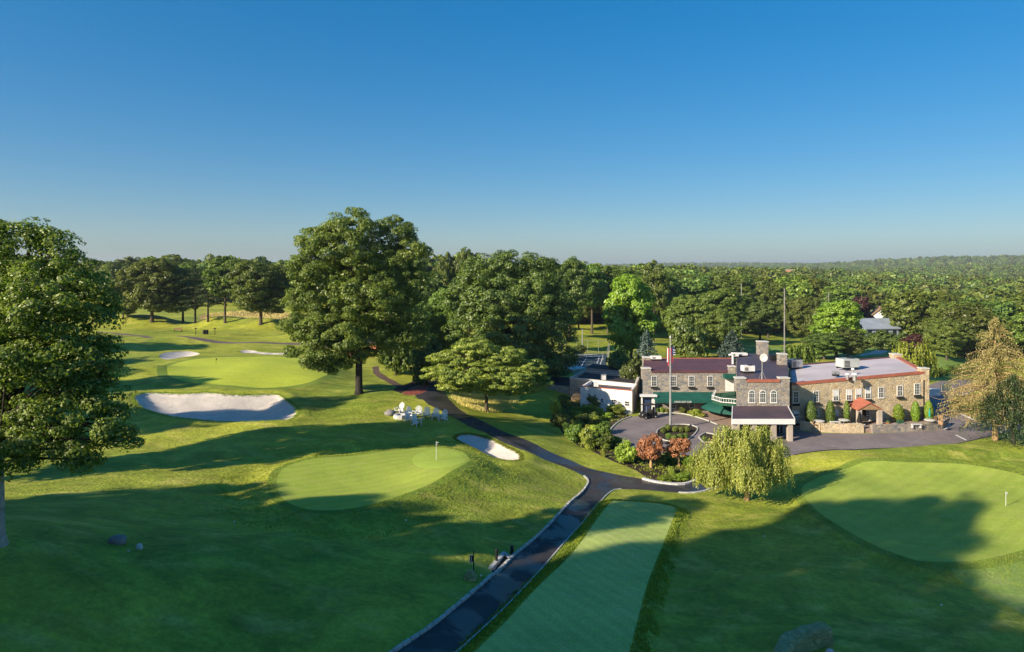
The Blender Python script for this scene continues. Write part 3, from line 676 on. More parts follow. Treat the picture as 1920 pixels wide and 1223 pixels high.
make_tree('beech_tree', 'broad dark rounded tree mass behind the low light green tree', px_lobes(b, [
 (900,520,40,40,0),(955,510,50,38,0),(1010,520,40,36,.2),(870,565,40,40,0),(930,565,60,46,-.4),(1000,570,60,46,-.2),(1045,580,34,40,.2),(890,620,50,40,-.3),(960,625,66,46,-.6),
 (1030,630,46,44,-.1),(900,670,44,34),(975,680,70,40,-.3),(1045,675,34,30),(1000,495,16,20,.2)]), 4.5, .5, 'leafdark', 'darkbark', 34, 1.1, 120, .19, 1.1, loc=b, limbs=16)
b = G(1400, 938)
weeping('weeping_tree', 'golden green weeping tree beside the driveway, in front of the portico', px_lobes(b, [
 (1365,808,18,12,-.2),(1395,815,28,16,0),(1425,808,18,12,.4),(1340,840,26,18,-.2),(1385,842,34,22,-.7),(1430,846,30,22,-.2),(1455,835,18,14,.4),(1318,852,12,10,0),(1345,875,30,20,-.5),(1400,880,36,20,-1),(1445,878,26,20,-.3),(1462,866,14,14,.4),(1325,885,14,12,0),(1415,905,20,10,-1)]),
 1.9, .2, 'willow', 'tanbark', 35, loc=b, fall=1.6, cr=.6, strands=18, per=24, size=.08, dens=.95, zmin=1.3)
x, y = ray(1866, 0, 78)[:2]; b = Vector((x, y, H1(x, y)))
conifer('golden_spruce', 'tall ragged golden brown conifer with dead lower branches at the right edge by the driveway', 14.2, 6.0, 'gold', 'tanbark', 41, 22, .2, .3, .1, 26, .1, .12, .28, b, .8, 11, .36, .7, bare=34)
x, y = ray(1900, 0, 75)[:2]; b = Vector((x, y, H1(x, y)))
conifer('dark_spruce', 'dark green drooping conifer in shade beneath the tall golden one', 7.6, 4.6, 'needle', 'darkbark', 42, 14, .38, .2, .13, 20, .3, .2, .05, b, .5, 10, .55, .8)
PINE = kids(conifer('pine_tree', None, 18, 6, 'needle', 'darkbark', 43, 11, .28, .3, .26, 16, -.05, .16, .25, (0, 0, 0), .55, 6, .9)); PROTO['pine'] = (PINE, 18, 6); PINE['_used'] = 0
SPR = kids(conifer('blue_spruce', None, 12, 4.5, 'blue', 'darkbark', 44, 16, .04, .2, .26, 12, .1, .15, 0, (0, 0, 0), .8, 9, .6)); PROTO['spruce'] = (SPR, 12, 4.5); SPR['_used'] = 0

# ---------------------------------------------------------------- trees that are copies
place('oak2', 285, 603, 476, 64, 'wide crowned oak with a thick flared trunk, left of the pines beyond the large green')
place('maple', 231, 597, 552, 26, 'small slim tree standing left of the wide crowned oak')
place('oak', 343, 604, 490, 40, 'tall oak just left of the two layered pines')
place('pine', 366, 606, 500, 38, 'nearer of the two flat layered pines beyond the large green')
place('pine', 390, 603, 496, 34, 'further of the two flat layered pines, right of the other')
place('tall', 422, 605, 474, 36, 'straight tall tree between the pines and the leaning oak by the meadow')
place('oak', 489, 608, 484, 62, 'broad dark oak with a short trunk standing just left of the huge oak')
rr = random.Random(5)
g = 'trees along the far edge beyond the left meadow'
for i, px in enumerate(range(175, 640, 22)):
    place(['round', 'round2', 'round3', 'tall'][i % 4], px+rr.uniform(-6, 6), 0, rr.uniform(474, 492), rr.uniform(26, 36), 'green tree in the row along the far edge beyond the left meadow', g, d=300+rr.uniform(-15, 15))
for px, top, hw, d, k, lab in [(800,500,46,125,'maple','dark maple just right of the huge oak, behind the low light green tree'), (830,530,40,118,'oak2','yellow green oak behind the left edge of the low light green tree'),
 (790,560,36,112,'maple','dark bushy tree in the shade right of the huge oak'), (722,470,40,160,'tall','tall tree partly hidden behind the huge oak'), (838,465,24,190,'tall','pale topped tree showing over the dark maple'), (880,457,28,190,'oak','tall loose topped tree between the dark maple and the broad dark tree'),
 (1068,475,40,185,'oak','tall dark topped tree right of the broad dark tree mass'), (1110,488,34,200,'tall','tall tree with bare trunks above the tennis court'), (1140,492,30,205,'tall','tall tree left of the bright green one, above the tennis court'),
 (1085,495,30,215,'oak2','pale green tree behind the trees over the tennis court'), (1035,492,34,160,'oak','olive tree behind the right side of the broad dark tree'),
 (1183,503,50,126,'bright','tall bright green tree behind the left end of the clubhouse'), (1226,480,24,190,'tall','loose grey green tree towering behind the bright green one'), (1255,520,34,200,'oak2','olive tree right of the bright green one'),
 (1290,545,44,165,'oak2','broad olive tree over the shaded lawn behind the clubhouse'), (1345,535,54,185,'oak','large yellow green spreading tree behind the centre of the clubhouse'), (1350,572,40,160,'oak2','lower leafy tree behind the flagpole, in front of the large spreading tree'),
 (1400,512,40,240,'round3','dark tree behind the left tall pole'), (1440,518,38,230,'oak','green tree just left of the tallest pole'), (1425,560,34,205,'maple','shaded maple beside the tallest pole'),
 (1505,548,38,190,'oak2','rounded olive tree right of the tallest pole'), (1568,556,46,165,'bright','bright yellow green tree behind the grey roofed wing'), (1590,610,32,160,'maple','dark maple at the foot of the bright yellow green tree'), (1545,620,38,158,'maple','dark spreading maple behind the grey roof'),
 (1775,592,36,170,'oak2','slender pale trunked tree right of the purple tree'), (1810,580,36,185,'round','green tree right of the slender pale trunked one'), (1690,585,34,215,'oak','bushy tree in front of the white houses')]:
    place(k, px, 0, top, hw, lab, d=d)
place('spruce', 1212, 0, 622, 34, 'pale blue conifer behind the left end of the clubhouse roof', d=118)
place('spruce', 1372, 0, 622, 44, 'wide blue conifer behind the middle of the red roof', d=122)
place('darkbush', 1160, 0, 655, 26, 'dark evergreen bush right of the tennis court', d=112)
place('darkbush', 1185, 0, 668, 22, 'dark evergreen bush against the left end of the clubhouse', d=106)
place('darkbush', 1290, 0, 600, 38, 'tall dark evergreen mass behind the flagpole', d=150)
place('darkbush', 742, 0, 610, 36, 'dark bush behind the small weeping tree', d=106)
place('darkbush', 800, 0, 640, 34, 'dark bush left of the low light green tree', d=98)
place('darkbush', 1080, 0, 648, 22, 'low dark bush at the far edge of the tennis court', d=150)
place('darkbush', 1640, 0, 622, 34, 'dark shrubs below the white houses, left clump', d=198, group=None)
place('darkbush', 1685, 0, 626, 30, 'dark shrubs below the white houses, right clump', d=196)
place('purpletree', 1722, 0, 624, 26, 'round purple leaved tree beyond the weeping willow', d=182)
place('purpletree', 1615, 0, 550, 18, 'narrow dark purple tree above the white houses', d=232)
x, y = ray(1710, 0, 126)[:2]; b = Vector((x, y, H1(x, y)))
weeping('willow_tree', 'weeping willow behind the right end of the grey roofed wing', px_lobes(b, [(1695,655,18,12),(1718,650,18,12,.3),(1735,665,12,10,0),(1705,672,20,12,-.5),(1680,672,10,10)]), 3, .3, 'leafyellow', 'bark', 36, b, 4.2, 1.0, 9, 26, .24, 1.1, .8)
x, y = ray(1505, 0, 122)[:2]; b = Vector((x, y, H1(x, y)))
weeping('willow_tree', 'small weeping willow behind the rooftop chimney at the centre of the clubhouse', px_lobes(b, [(1485,655,12,8),(1505,650,14,8),(1522,660,10,8)]), 3, .25, 'leafolive', 'bark', 37, b, 3.2, .9, 9, 24, .22, 1, .8)
b = G(734, 681)
weeping('weeping_tree', 'tiny umbrella shaped weeping tree in front of the brick building', px_lobes(b, [(722,658,8,5),(736,655,9,5),(734,660,10,6,-.4)]), 1.6, .1, 'leafbright', 'bark', 38, b, 1.5, .45, 8, 14, .14, 1, .6)
# ground floor of the wood: every tree one can tell apart out to about 330 m
rr = random.Random(11); spots = []
LAB = 'green broadleaf tree in the unbroken wood on the slope right of the clubhouse'; LABC = 'green broadleaf tree in the wood behind the tennis court and clubhouse'
def forest_ok(x, y):
    px = CX+F*x/y
    if px < 640: return False
    if px < 1160: return y > 232
    if px < 1270: return y > 215
    if px < 1400: return y > 225
    if px < 1560: return y > 245
    if px < 1600: return y > 200
    if px < 1705: return y > 262
    if px < 1760: return y > 205
    return y > 178
for j in range(0, 60):
    for i in range(-40, 110):
        y = 150+j*10.5+rr.uniform(-3.5, 3.5); x = i*10.5+(j % 2)*5+rr.uniform(-3.5, 3.5)
        if CX+F*x/y > 50 and CX+F*x/y < 2700 and forest_ok(x, y): spots.append((y*y+x*x*.2, x, y))
spots.sort(); inv = [s for s in spots if CX+F*s[1]/s[2] < 1990]; NEAR = inv[:205]; ns = set(NEAR); FARS = [s for s in spots if s not in ns]
for k, (_, x, y) in enumerate(NEAR):
    px = CX+F*x/y; key = rr.choice(['round', 'round2', 'round3', 'round', 'round2', 'oak', 'oak2'] if px > 1400 else ['round', 'round3', 'oak', 'oak2', 'tall'])
    hh = rr.uniform(11, 19.5) if px > 1560 else rr.uniform(15.5, 22)
    right = px > 1400
    place(key, 0, 0, None, (hh*rr.uniform(.4, .46), hh), LAB if right else LABC, 'trees of the wood on the right slope' if right else 'trees of the wood behind the clubhouse', at=(x, y))
# the far wood, one mass out to the horizon
def low_tree(name, seed, leaf, r=6.5, h=15):
    rnd = np.random.RandomState(seed); lob = auto_lobes(rnd, h, r, .02, 8); cl = crown_points(lob, rnd, 1.7, 1.0, .7, .05)
    c, nn = clump_leaves(cl, rnd, 11, 1.5, .7); o = quads(name, c, nn, .85*rnd.uniform(.7, 1.3, len(c)), M[leaf], None, asp=.8, rnd=rnd); COL.objects.unlink(o); return o
protos = [low_tree('far_crown', 51, 'forestleaf'), low_tree('far_crown', 52, 'forestleaf'), low_tree('far_crown', 53, 'leafdark'), low_tree('far_crown', 54, 'leafolive'), low_tree('far_crown', 55, 'forestleaf', 8.5, 14), low_tree('far_crown', 56, 'forestleaf', 4.5, 18), low_tree('far_crown', 57, 'leaflayer', 6, 13)]
fp = [(x, y) for _, x, y in FARS]
y = 780.0
while y < 5600:
    s = 11+y*.0042; wdt = y*1.15; x = -y*.3 if y > 1500 else -y*.25
    while x < wdt:
        fp.append((x+rr.uniform(-.4, .4)*s, y+rr.uniform(-.4, .4)*s)); x += s
    y += s*(1 if y < 2000 else 1.8)
y = 325.0
while y < 620:      # behind the left tree line
    x = -y*.72
    while x < -y*.22: fp.append((x+rr.uniform(-4, 4), y+rr.uniform(-4, 4))); x += 13
    y += 16
fp = np.array(fp); fz = H(fp[:, 0], fp[:, 1]); print('far trees', len(fp))
me = bpy.data.meshes.new('far_wood'); me.from_pydata(np.column_stack([fp, fz]).tolist(), [], [])
fw = bpy.data.objects.new('far_wood', me); COL.objects.link(fw)
tag(fw, 'unbroken green canopy of the far wood reaching the horizon', 'wood', kind='stuff')
ng = bpy.data.node_groups.new('far_wood_nodes', 'GeometryNodeTree'); ng.interface.new_socket('Geometry', in_out='INPUT', socket_type='NodeSocketGeometry'); ng.interface.new_socket('Geometry', in_out='OUTPUT', socket_type='NodeSocketGeometry')
gi = ng.nodes.new('NodeGroupInput'); go = ng.nodes.new('NodeGroupOutput'); iop = ng.nodes.new('GeometryNodeInstanceOnPoints'); gg = ng.nodes.new('GeometryNodeGeometryToInstance')
for p in protos[::-1]:
    oi = ng.nodes.new('GeometryNodeObjectInfo'); oi.inputs['Object'].default_value = p; oi.inputs['As Instance'].default_value = True; ng.links.new(oi.outputs['Geometry'], gg.inputs[0])
iop.inputs['Pick Instance'].default_value = True
rot = ng.nodes.new('FunctionNodeRandomValue'); rot.data_type = 'FLOAT_VECTOR'; rot.inputs[0].default_value = (0, 0, 0); rot.inputs[1].default_value = (0, 0, 6.28)
scl = ng.nodes.new('FunctionNodeRandomValue'); scl.data_type = 'FLOAT'; scl.inputs[2].default_value = .65; scl.inputs[3].default_value = 1.55
ng.links.new(gi.outputs[0], iop.inputs['Points']); ng.links.new(gg.outputs[0], iop.inputs['Instance']); ng.links.new(rot.outputs[0], iop.inputs['Rotation']); ng.links.new(scl.outputs[1], iop.inputs['Scale'])
rid = ng.nodes.new('FunctionNodeRandomValue'); rid.data_type = 'INT'; rid.inputs[4].default_value = 0; rid.inputs[5].default_value = 6; ng.links.new(rid.outputs[2], iop.inputs['Instance Index'])
ng.links.new(iop.outputs[0], go.inputs[0]); fw.modifiers.new('far_wood', 'NODES').node_group = ng
# trees standing left of and behind the viewpoint: they throw the long morning shadows
g = 'trees standing left of and behind the viewpoint'
for x, y, h, r in [(-45,3,16,6),(-46,11,18,6),(-47,-1,40,7),(-44,-9,33,8),(-40,-17,33,8),(-36,-26,31,8),(-28,-32,29,8),(-60,-7,34,8),(-54,-19,33,8),(-50,-30,33,8),(-20,-38,26,7),(-52,24,15,7),(-50,18,19,6),(-72,49,29,5.5),(-86,61,27,6),
 (-46,47,29,6),(-86,74,20,5),(-96,86,22,6),(-108,96,22,6),(-94,108,20,6),(-75,58,16,4.5),(-120,118,22,7)]:
    place(rr.choice(['oak', 'maple', 'oak2']), 0, 0, None, (r, h), 'tall tree left of and behind the viewpoint, outside the picture', g, at=(x, y))
# ---------------------------------------------------------------- building materials
def stone_mat(name, cols, mortar, sc=2.3, rough=.9):
    m, nt, bs = mat(name, rough); p = pos(nt)
    mp = N(nt, 'ShaderNodeMapping'); mp.inputs['Scale'].default_value = (1, 1, 1.7); L(nt, p, mp.inputs[0])
    v = N(nt, 'ShaderNodeTexVoronoi'); v.inputs['Scale'].default_value = sc; L(nt, mp.outputs[0], v.inputs['Vector'])
    e = N(nt, 'ShaderNodeTexVoronoi', feature='DISTANCE_TO_EDGE'); e.inputs['Scale'].default_value = sc; L(nt, mp.outputs[0], e.inputs['Vector'])
    s = N(nt, 'ShaderNodeSeparateColor'); L(nt, v.outputs['Color'], s.inputs[0])
    k = len(cols); col = ramp(nt, s.outputs[0], [(i/(k-1)*.9+.05, c) for i, c in enumerate(cols)])
    col = mix(nt, 1.0, col, ramp(nt, noise(nt, p, 1.1, 6, .7), [(.3, (.7, .7, .72)), (.7, (1.15, 1.12, 1.08))]), 'MULTIPLY')
    ef = ramp(nt, e.outputs[0], [(.02, (1, 1, 1)), (.07, (0, 0, 0))])
    L(nt, mix(nt, ef, col, mortar), bs.inputs['Base Color']); bump(nt, bs, ramp(nt, e.outputs[0], [(0, (0, 0, 0)), (.12, (1, 1, 1))]), .7, .05)
    return m
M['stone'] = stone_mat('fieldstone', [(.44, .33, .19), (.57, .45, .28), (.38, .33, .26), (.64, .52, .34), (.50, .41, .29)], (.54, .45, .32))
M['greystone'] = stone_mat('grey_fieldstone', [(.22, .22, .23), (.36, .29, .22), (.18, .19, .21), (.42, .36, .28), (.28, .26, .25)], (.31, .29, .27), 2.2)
M['rubble'] = stone_mat('mossy_rubble', [(.28, .28, .13), (.38, .37, .18), (.22, .24, .1)], (.22, .24, .1), 2.4)
def pane_mat():
    m, nt, bs = mat('window_glass', .08); bs.inputs['Base Color'].default_value = (.02, .025, .03, 1); bs.inputs['Specular IOR Level'].default_value = .6; return m
M['glass'] = pane_mat()
M['redroof'] = simple('red_brown_roof', (.13, .055, .06), .6, (.085, .04, .048), .5, .1)
M['redtrim'] = simple('terracotta_coping', (.40, .13, .08), .75, (.30, .10, .065), 1.5)
M['darkroof'] = simple('dark_roof_membrane', (.09, .06, .075), .55, (.055, .042, .055), .35)
M['tarroof'] = simple('tar_roof', (.045, .04, .045), .7, (.03, .028, .034), .4)
M['greyroof'] = simple('grey_roof_membrane', (.52, .47, .49), .75, (.41, .37, .40), .25)
M['whitewall'] = simple('white_stucco', (.78, .76, .74), .8, (.62, .6, .6), .8, .2)
M['awning'] = simple('green_awning', (.008, .085, .065), .75, (.006, .06, .05), 1)
M['beige'] = simple('beige_render', (.46, .4, .33), .85, (.34, .29, .25), .6)
M['cap'] = simple('stone_cap', (.62, .6, .56), .8, (.48, .46, .44), 1.5)
M['metal'] = simple('grey_metal', (.5, .5, .5), .45, (.38, .38, .39), 1.5, 0, .6)
M['hvac'] = simple('unit_paint', (.5, .52, .5), .6, (.36, .39, .37), .8)
M['greendark'] = simple('green_deck', (.02, .09, .05), .8)
M['bluedoor'] = simple('blue_door', (.03, .05, .12), .5)
M['wood'] = simple('wood', (.35, .22, .12), .7, (.22, .14, .08), 2)
M['brick'] = simple('orange_brick', (.5, .2, .11), .9, (.36, .13, .07), 1.2, .3)
M['darkvoid'] = simple('dark_interior', (.025, .022, .02), .9)
M['teal'] = simple('teal_canvas', (.03, .3, .22), .8)
M['red'] = simple('flag_red', (.5, .03, .04), .8); M['navy'] = simple('flag_navy', (.02, .03, .12), .8)
M['tyre'] = simple('tyre', (.02, .02, .02), .8)
M['box'] = simple('boxwood', (.06, .11, .03), .9)

def P(px, py, z):
    d = (CZ-z)*F/(py-HY); return ((px-CX)/F*d, d)
class Fac:
    """a wall plane from p0 to p1 (left to right as seen from the viewpoint)"""
    def __init__(s, p0, p1):
        s.p0 = Vector((p0[0], p0[1], 0)); s.u = (Vector((p1[0], p1[1], 0))-s.p0); s.len = s.u.length; s.u.normalize(); s.n = Vector((s.u.y, -s.u.x, 0))
        s.M = Matrix(((s.u.x, s.n.x, 0, p0[0]), (s.u.y, s.n.y, 0, p0[1]), (0, 0, 1, 0), (0, 0, 0, 1)))
    def at(s, px, py):
        r = Vector(((px-CX)/F, 1, -(py-HY)/F)); k = s.p0.dot(s.n)/r.dot(s.n); q = r*k
        return (q-s.p0).dot(s.u), CZ+q.z
    def box(s, mb, u0, u1, o0, o1, z0, z1): return mb.box(u0, u1, o0, o1, z0, z1, s.M)
def window(fac, parent, u, z0, z1, w, cols=3, rows=4, shade=0.0, arch=False, box=True, sill=True):
    f = MB(); t = .075; B = lambda a, b, c, d, o=.07: fac.box(f, a, b, 0, o, c, d)
    B(u-w/2-t, u-w/2, z0-t, z1+t); B(u+w/2, u+w/2+t, z0-t, z1+t); B(u-w/2, u+w/2, z1, z1+t); B(u-w/2, u+w/2, z0-t, z0); zm = (z0+z1)/2; B(u-w/2, u+w/2, zm-.03, zm+.03, .065)
    for i in range(1, cols): x = u-w/2+w*i/cols; fac.box(f, x-.011, x+.011, .03, .055, z0, zm-.04); fac.box(f, x-.011, x+.011, .03, .055, zm+.04, z1)
    for i in range(1, rows):
        if i*2 == rows: continue
        z = z0+(z1-z0)*i/rows; fac.box(f, u-w/2, u+w/2, .03, .05, z-.011, z+.011)
    if arch:
        n = 10
        for k in range(n):
            a0 = math.pi*k/n; a1 = math.pi*(k+1)/n; q = []
            for o in (0, .07):
                for a, rr_ in ((a0, w/2), (a0, w/2+t), (a1, w/2+t), (a1, w/2)): q.append(fac.M @ Vector((u+rr_*math.cos(a), o, z1+t+rr_*math.sin(a))))
            f.add(q, [(0, 1, 2, 3), (7, 6, 5, 4), (1, 5, 6, 2), (0, 3, 7, 4)])
        for a in (math.pi/4, math.pi/2, 3*math.pi/4):
            q = [fac.M @ Vector((u+r_*math.cos(a)+s_*.02*math.sin(a), .05, z1+t+r_*math.sin(a)-s_*.02*math.cos(a))) for r_, s_ in ((.1, 1), (w/2, 1), (w/2, -1), (.1, -1))]; f.quad(*q)
    o = f.build('window', M['white'], parent)
    g = MB(); fac.box(g, u-w/2, u+w/2, .005, .03, z0, z1)
    if arch:
        n = 12; q = [fac.M @ Vector((u, .03, z1+t))]+[fac.M @ Vector((u+w/2*math.cos(math.pi*k/n), .03, z1+t+w/2*math.sin(math.pi*k/n))) for k in range(n+1)]
        g.add(q, [(0, k+1, k+2) for k in range(n)])
    g.build('pane', M['glass'], o)
    if shade:
        g = MB(); fac.box(g, u-w/2+.02, u+w/2-.02, .031, .036, z1-(z1-z0)*shade, z1); g.build('blind', M['white'], o)
    if box:
        g = MB(); fac.box(g, u-w/2-.12, u+w/2+.12, .003, .3, z0-t-.3, z0-t-.06); g.build('window_box', M['darkvoid'], o)
    elif sill:
        g = MB(); fac.box(g, u-w/2-.12, u+w/2+.12, .003, .12, z0-t-.08, z0-t-.003); g.build('sill', M['cap'], o)
    return o
def win_px(fac, parent, px, y0, y1, wpx, **k):
    u, z1 = fac.at(px, y0); _, z0 = fac.at(px, y1); w = abs(fac.at(px+wpx/2, y0)[0]-fac.at(px-wpx/2, y0)[0])
    return window(fac, parent, u, z0, z1, w-.16, **k)
def pillar(parent, x, y, z0, z1, s, mat_='stone', name='chimney', cap=.12, rz=0, sy=None):
    mb = MB(); sy = sy or s; mb.box(x-s/2, x+s/2, y-sy/2, y+sy/2, z0, z1)
    o = mb.build(name, M[mat_], parent); c = MB(); c.box(x-s/2-.06, x+s/2+.06, y-sy/2-.06, y+sy/2+.06, z1+.002, z1+.13)
    c.build('cap', M['cap'], o); return o

# ---------------------------------------------------------------- clubhouse
ch = thing('clubhouse', 'long two storey stone clubhouse with red brown and grey roofs, portico and green awnings', 'building', (0, 0, 0))
LBp = [(18.35, 93.7), (31.3, 93.7), (34.9, 104.5), (20.5, 104.5)]
CBp = [(27.4, 81.5), (33.9, 81.5), (44.2, 107), (35.9, 107)]
RWp = [(35.35, 84.5), (54.1, 87), (58.5, 101.5), (41.3, 99.5)]
zR = [7.3, 8.45, 8.55, 7.5]
MB().prism(LBp, 1.5, 7.6).build('wall', M['greystone'], ch)
MB().prism(CBp, 1.5, 8.3).build('wall', M['greystone'], ch)
MB().prism(RWp, 1.5, [z-.02 for z in zR]).build('wall', M['stone'], ch)
def inset(p, k): c = np.mean(p, 0); return [tuple(np.array(q)+(c-np.array(q))/np.linalg.norm(c-np.array(q))*k) for q in p]
MB().prism(inset(LBp, .15), 7.6, [7.75, 7.75, 8.0, 8.0]).build('roof', M['redroof'], ch)
MB().prism(inset(CBp, .3), 8.3, [8.35, 8.35, 8.5, 8.5]).build('roof', M['darkroof'], ch)
MB().prism(inset(RWp, .3), [z-.02 for z in zR], [z+.05 for z in zR]).build('roof', M['greyroof'], ch)
def coping(pts, zs, mt, w=.45, h=.2, ov=.08, name='coping'):
    mb = MB()
    for i in range(len(pts)-1):
        f = Fac(pts[i], pts[i+1]); a, b = zs[i], zs[i+1]
        q = [f.M @ Vector(v) for v in ((0, ov, a), (f.len, ov, b), (f.len, ov-w, b), (0, ov-w, a), (0, ov, a+h), (f.len, ov, b+h), (f.len, ov-w, b+h), (0, ov-w, a+h))]
        mb.add(q, [(3, 2, 1, 0), (4, 5, 6, 7), (0, 1, 5, 4), (1, 2, 6, 5), (2, 3, 7, 6), (3, 0, 4, 7)])
    return mb.build(name, M[mt], ch)
coping([RWp[0], RWp[1]], [7.26, 8.41], 'redtrim', .55, .3); coping([(54.25, 87.5), (58.5, 101.0)], [8.42, 8.52], 'redtrim', .5, .28); coping([(41.3, 99.6), (58.3, 101.6)], [7.5, 8.55], 'redroof', .4, .16)
coping([(19.6, 93.7), (30.2, 93.7)], [7.45, 7.45], 'redroof', .6, .2); coping([(20.8, 104.6), (34.7, 104.6)], [7.95, 7.95], 'redtrim', .4, .14)
coping([(28.7, 81.5), (32.7, 81.5)], [8.2, 8.2], 'redtrim', .7, .3)
for x, y, s, z in [(18.9, 94.2, 1.2, 8.0), (20.9, 103.6, 1.2, 8.3), (30.9, 93.9, .9, 8.3), (28.0, 82.0, 1.15, 8.62), (33.35, 82.0, 1.15, 8.62)]:
    pillar(ch, x, y, 6.5 if z < 8.5 else 7, z, s, 'greystone', 'corner_pier', sy=s*.8)
pillar(ch, 35.0, 84.9, 6.5, 7.75, .6, 'greystone', 'corner_pier'); pillar(ch, 53.85, 87.35, 2, 9.0, .95, 'stone', 'corner_pier'); pillar(ch, 58.1, 101.1, 7, 9.1, 1.2, 'stone', 'corner_pier')
x, y = P(1427, 664, 8.5); pillar(ch, x, y-.5, 8, 10.5, 1.5, 'greystone', 'chimney', sy=1.2); x, y = P(1466, 684, 8.4); pillar(ch, x, y, 8, 9.9, 1.05, 'greystone', 'chimney')
fL = Fac(LBp[0], LBp[1]); fC = Fac(CBp[0], CBp[1]); fR = Fac(RWp[0], RWp[1])
for px in (1226.5, 1263, 1296.5, 1331.5): win_px(fL, ch, px, 706, 723.5, 11)
for px in (1227, 1262): win_px(fL, ch, px, 757, 765, 11, rows=2, cols=2, box=False)
win_px(fL, ch, 1297, 755, 763, 10, rows=2, cols=2, box=False)
win_px(fL, ch, 1369, 780, 788, 10, rows=2, cols=2, box=False)
for px in (1409.5, 1430, 1450.5): win_px(fC, ch, px, 738.5, 754, 12.5, arch=True, box=False)
for px, y0, y1, sh, bx in [(1492, 735, 755, 0, 1), (1530, 734, 753, 0, 1), (1567, 732, 751, .6, 1), (1592, 731, 750, .55, 1), (1609.5, 730, 749, .55, 1), (1627.5, 728, 747, .55, 1), (1652, 727, 745, 0, 0), (1687, 724, 742, 0, 1), (1719.5, 720, 739, 0, 1)]:
    win_px(fR, ch, px, y0, y1, 11, shade=sh, box=bool(bx))
for px, y0, y1, sh in [(1492.5, 772, 780, .5), (1529.5, 771, 779, 0), (1566, 770, 778, .9), (1589.5, 769, 775, .6)]: win_px(fR, ch, px, y0, y1, 11, rows=2, shade=sh, box=False)
for px in (1627, 1652.5): win_px(fR, ch, px, 770, 788, 8, rows=6, cols=2, box=False)
for px in (1686, 1718): win_px(fR, ch, px, 764, 782, 10, rows=4, cols=3, arch=True, box=False)
# downpipes
d = MB(); u, _ = fR.at(1731, 740); q = fR.M @ Vector((u, .1, 0)); d.tube([(q.x, q.y, 2.2), (q.x, q.y, 7.6)], .06, 6); d.build('downpipe', M['blackmetal'], ch)
d = MB(); d.box(34.1, 34.35, 81.9, 82.1, 2, 8.1); d.build('downpipe', M['blackmetal'], ch)
# portico
pr = MB(); A = [(25.6, 77.4), (32.75, 77.4), (33.6, 81.48), (27.0, 81.48)]; pr.prism(A, [4.5, 4.5, 5.0, 5.0], [4.62, 4.62, 5.3, 5.3])
po = pr.build('portico_roof', M['darkroof'], ch)
f = MB(); f.prism([(25.55, 77.3), (32.8, 77.3), (32.8, 77.398), (25.55, 77.398)], 4.03, 4.64); f.prism([(32.753, 77.4), (32.85, 77.4), (33.7, 81.4), (33.603, 81.4)], [3.95, 3.95, 4.5, 4.5], [4.66, 4.66, 5.34, 5.34])
f.prism([(25.45, 77.4), (25.55, 77.4), (26.95, 81.4), (26.85, 81.4)], [3.95, 3.95, 4.5, 4.5], [4.66, 4.66, 5.34, 5.34]); f.build('fascia', M['white'], po)
for x, y in [(25.95, 77.8), (32.35, 77.75), (30.45, 77.75), (28.2, 77.8), (27.2, 80.8)]:
    c = MB(); c.box(x-.27, x+.27, y-.27, y+.27, 1.9, 4.48); c.build('portico_column', M['beige'], ch)
d = MB(); fC.box(d, 1.0, 5.6, .01, .06, 2, 4.4); d.build('entrance_doors', M['darkvoid'], ch)
for u in (1.8, 3.3, 4.8):
    d = MB(); fC.box(d, u-.5, u-.42, .07, .12, 2.1, 4.2); fC.box(d, u+.42, u+.5, .07, .12, 2.1, 4.2); fC.box(d, u-.42, u+.42, .07, .12, 4.1, 4.2); d.build('door_frame', M['cap'], ch)
# long green awning
aw = MB(); u0, zt = fL.at(1224, 735.5); u1, _ = fL.at(1339, 738); n = 3
aw.add([fL.M @ Vector(v) for v in ((u0, .01, 4.75), (u1, .01, 4.75), (u1, 1.7, 3.95), (u0, 1.7, 3.95), (u1, 1.75, 3.55), (u0, 1.75, 3.55), (u0, .01, 3.9), (u1, .01, 3.9), (u0, 1.66, 3.9), (u1, 1.66, 3.9))], [(0, 3, 2, 1), (3, 5, 4, 2), (0, 6, 8, 3), (1, 2, 9, 7), (6, 7, 9, 8), (8, 9, 4, 5)])
ao = aw.build('awning', M['awning'], ch)
tc = bpy.data.curves.new('lettering', 'FONT'); tc.body = 'WOOD GOLF CLUB'; tc.size = .36; tc.extrude = .01; tc.align_x = 'LEFT'
to = bpy.data.objects.new('tmp', tc); COL.objects.link(to); dg = bpy.context.evaluated_depsgraph_get(); me = bpy.data.meshes.new_from_object(to.evaluated_get(dg)); bpy.data.objects.remove(to)
me.materials.clear(); me.materials.append(M['white']); lo_ = bpy.data.objects.new('lettering', me); COL.objects.link(lo_); lo_.parent = ao
wdt = max(v.co.x for v in me.vertices); tgt = 2.35; Mx = fL.M @ Matrix.Translation((fL.at(1258.5, 751)[0]-.0, 1.76, 3.6)) @ Matrix(((tgt/wdt, 0, 0, 0), (0, 0, 1, 0), (0, 1, 0, 0), (0, 0, 0, 1)))
for v in me.vertices: v.co = Mx @ v.co
# curved awning at the inner corner
aw = MB(); c = (31.2, 92.6); v = []; m_ = 10
for k in range(m_+1):
    a = R(178+82*k/m_)
    for r_, z in ((.6, 4.5), (2.4, 4.25), (4.2, 3.55), (4.9, 3.0), (4.9, 2.75)): v.append((c[0]+r_*math.cos(a), c[1]+r_*1.05*math.sin(a), z))
aw.add(v, [(k*5+j, k*5+5+j, k*5+6+j, k*5+1+j) for k in range(m_) for j in range(4)], True); aw.build('awning', M['awning'], ch)
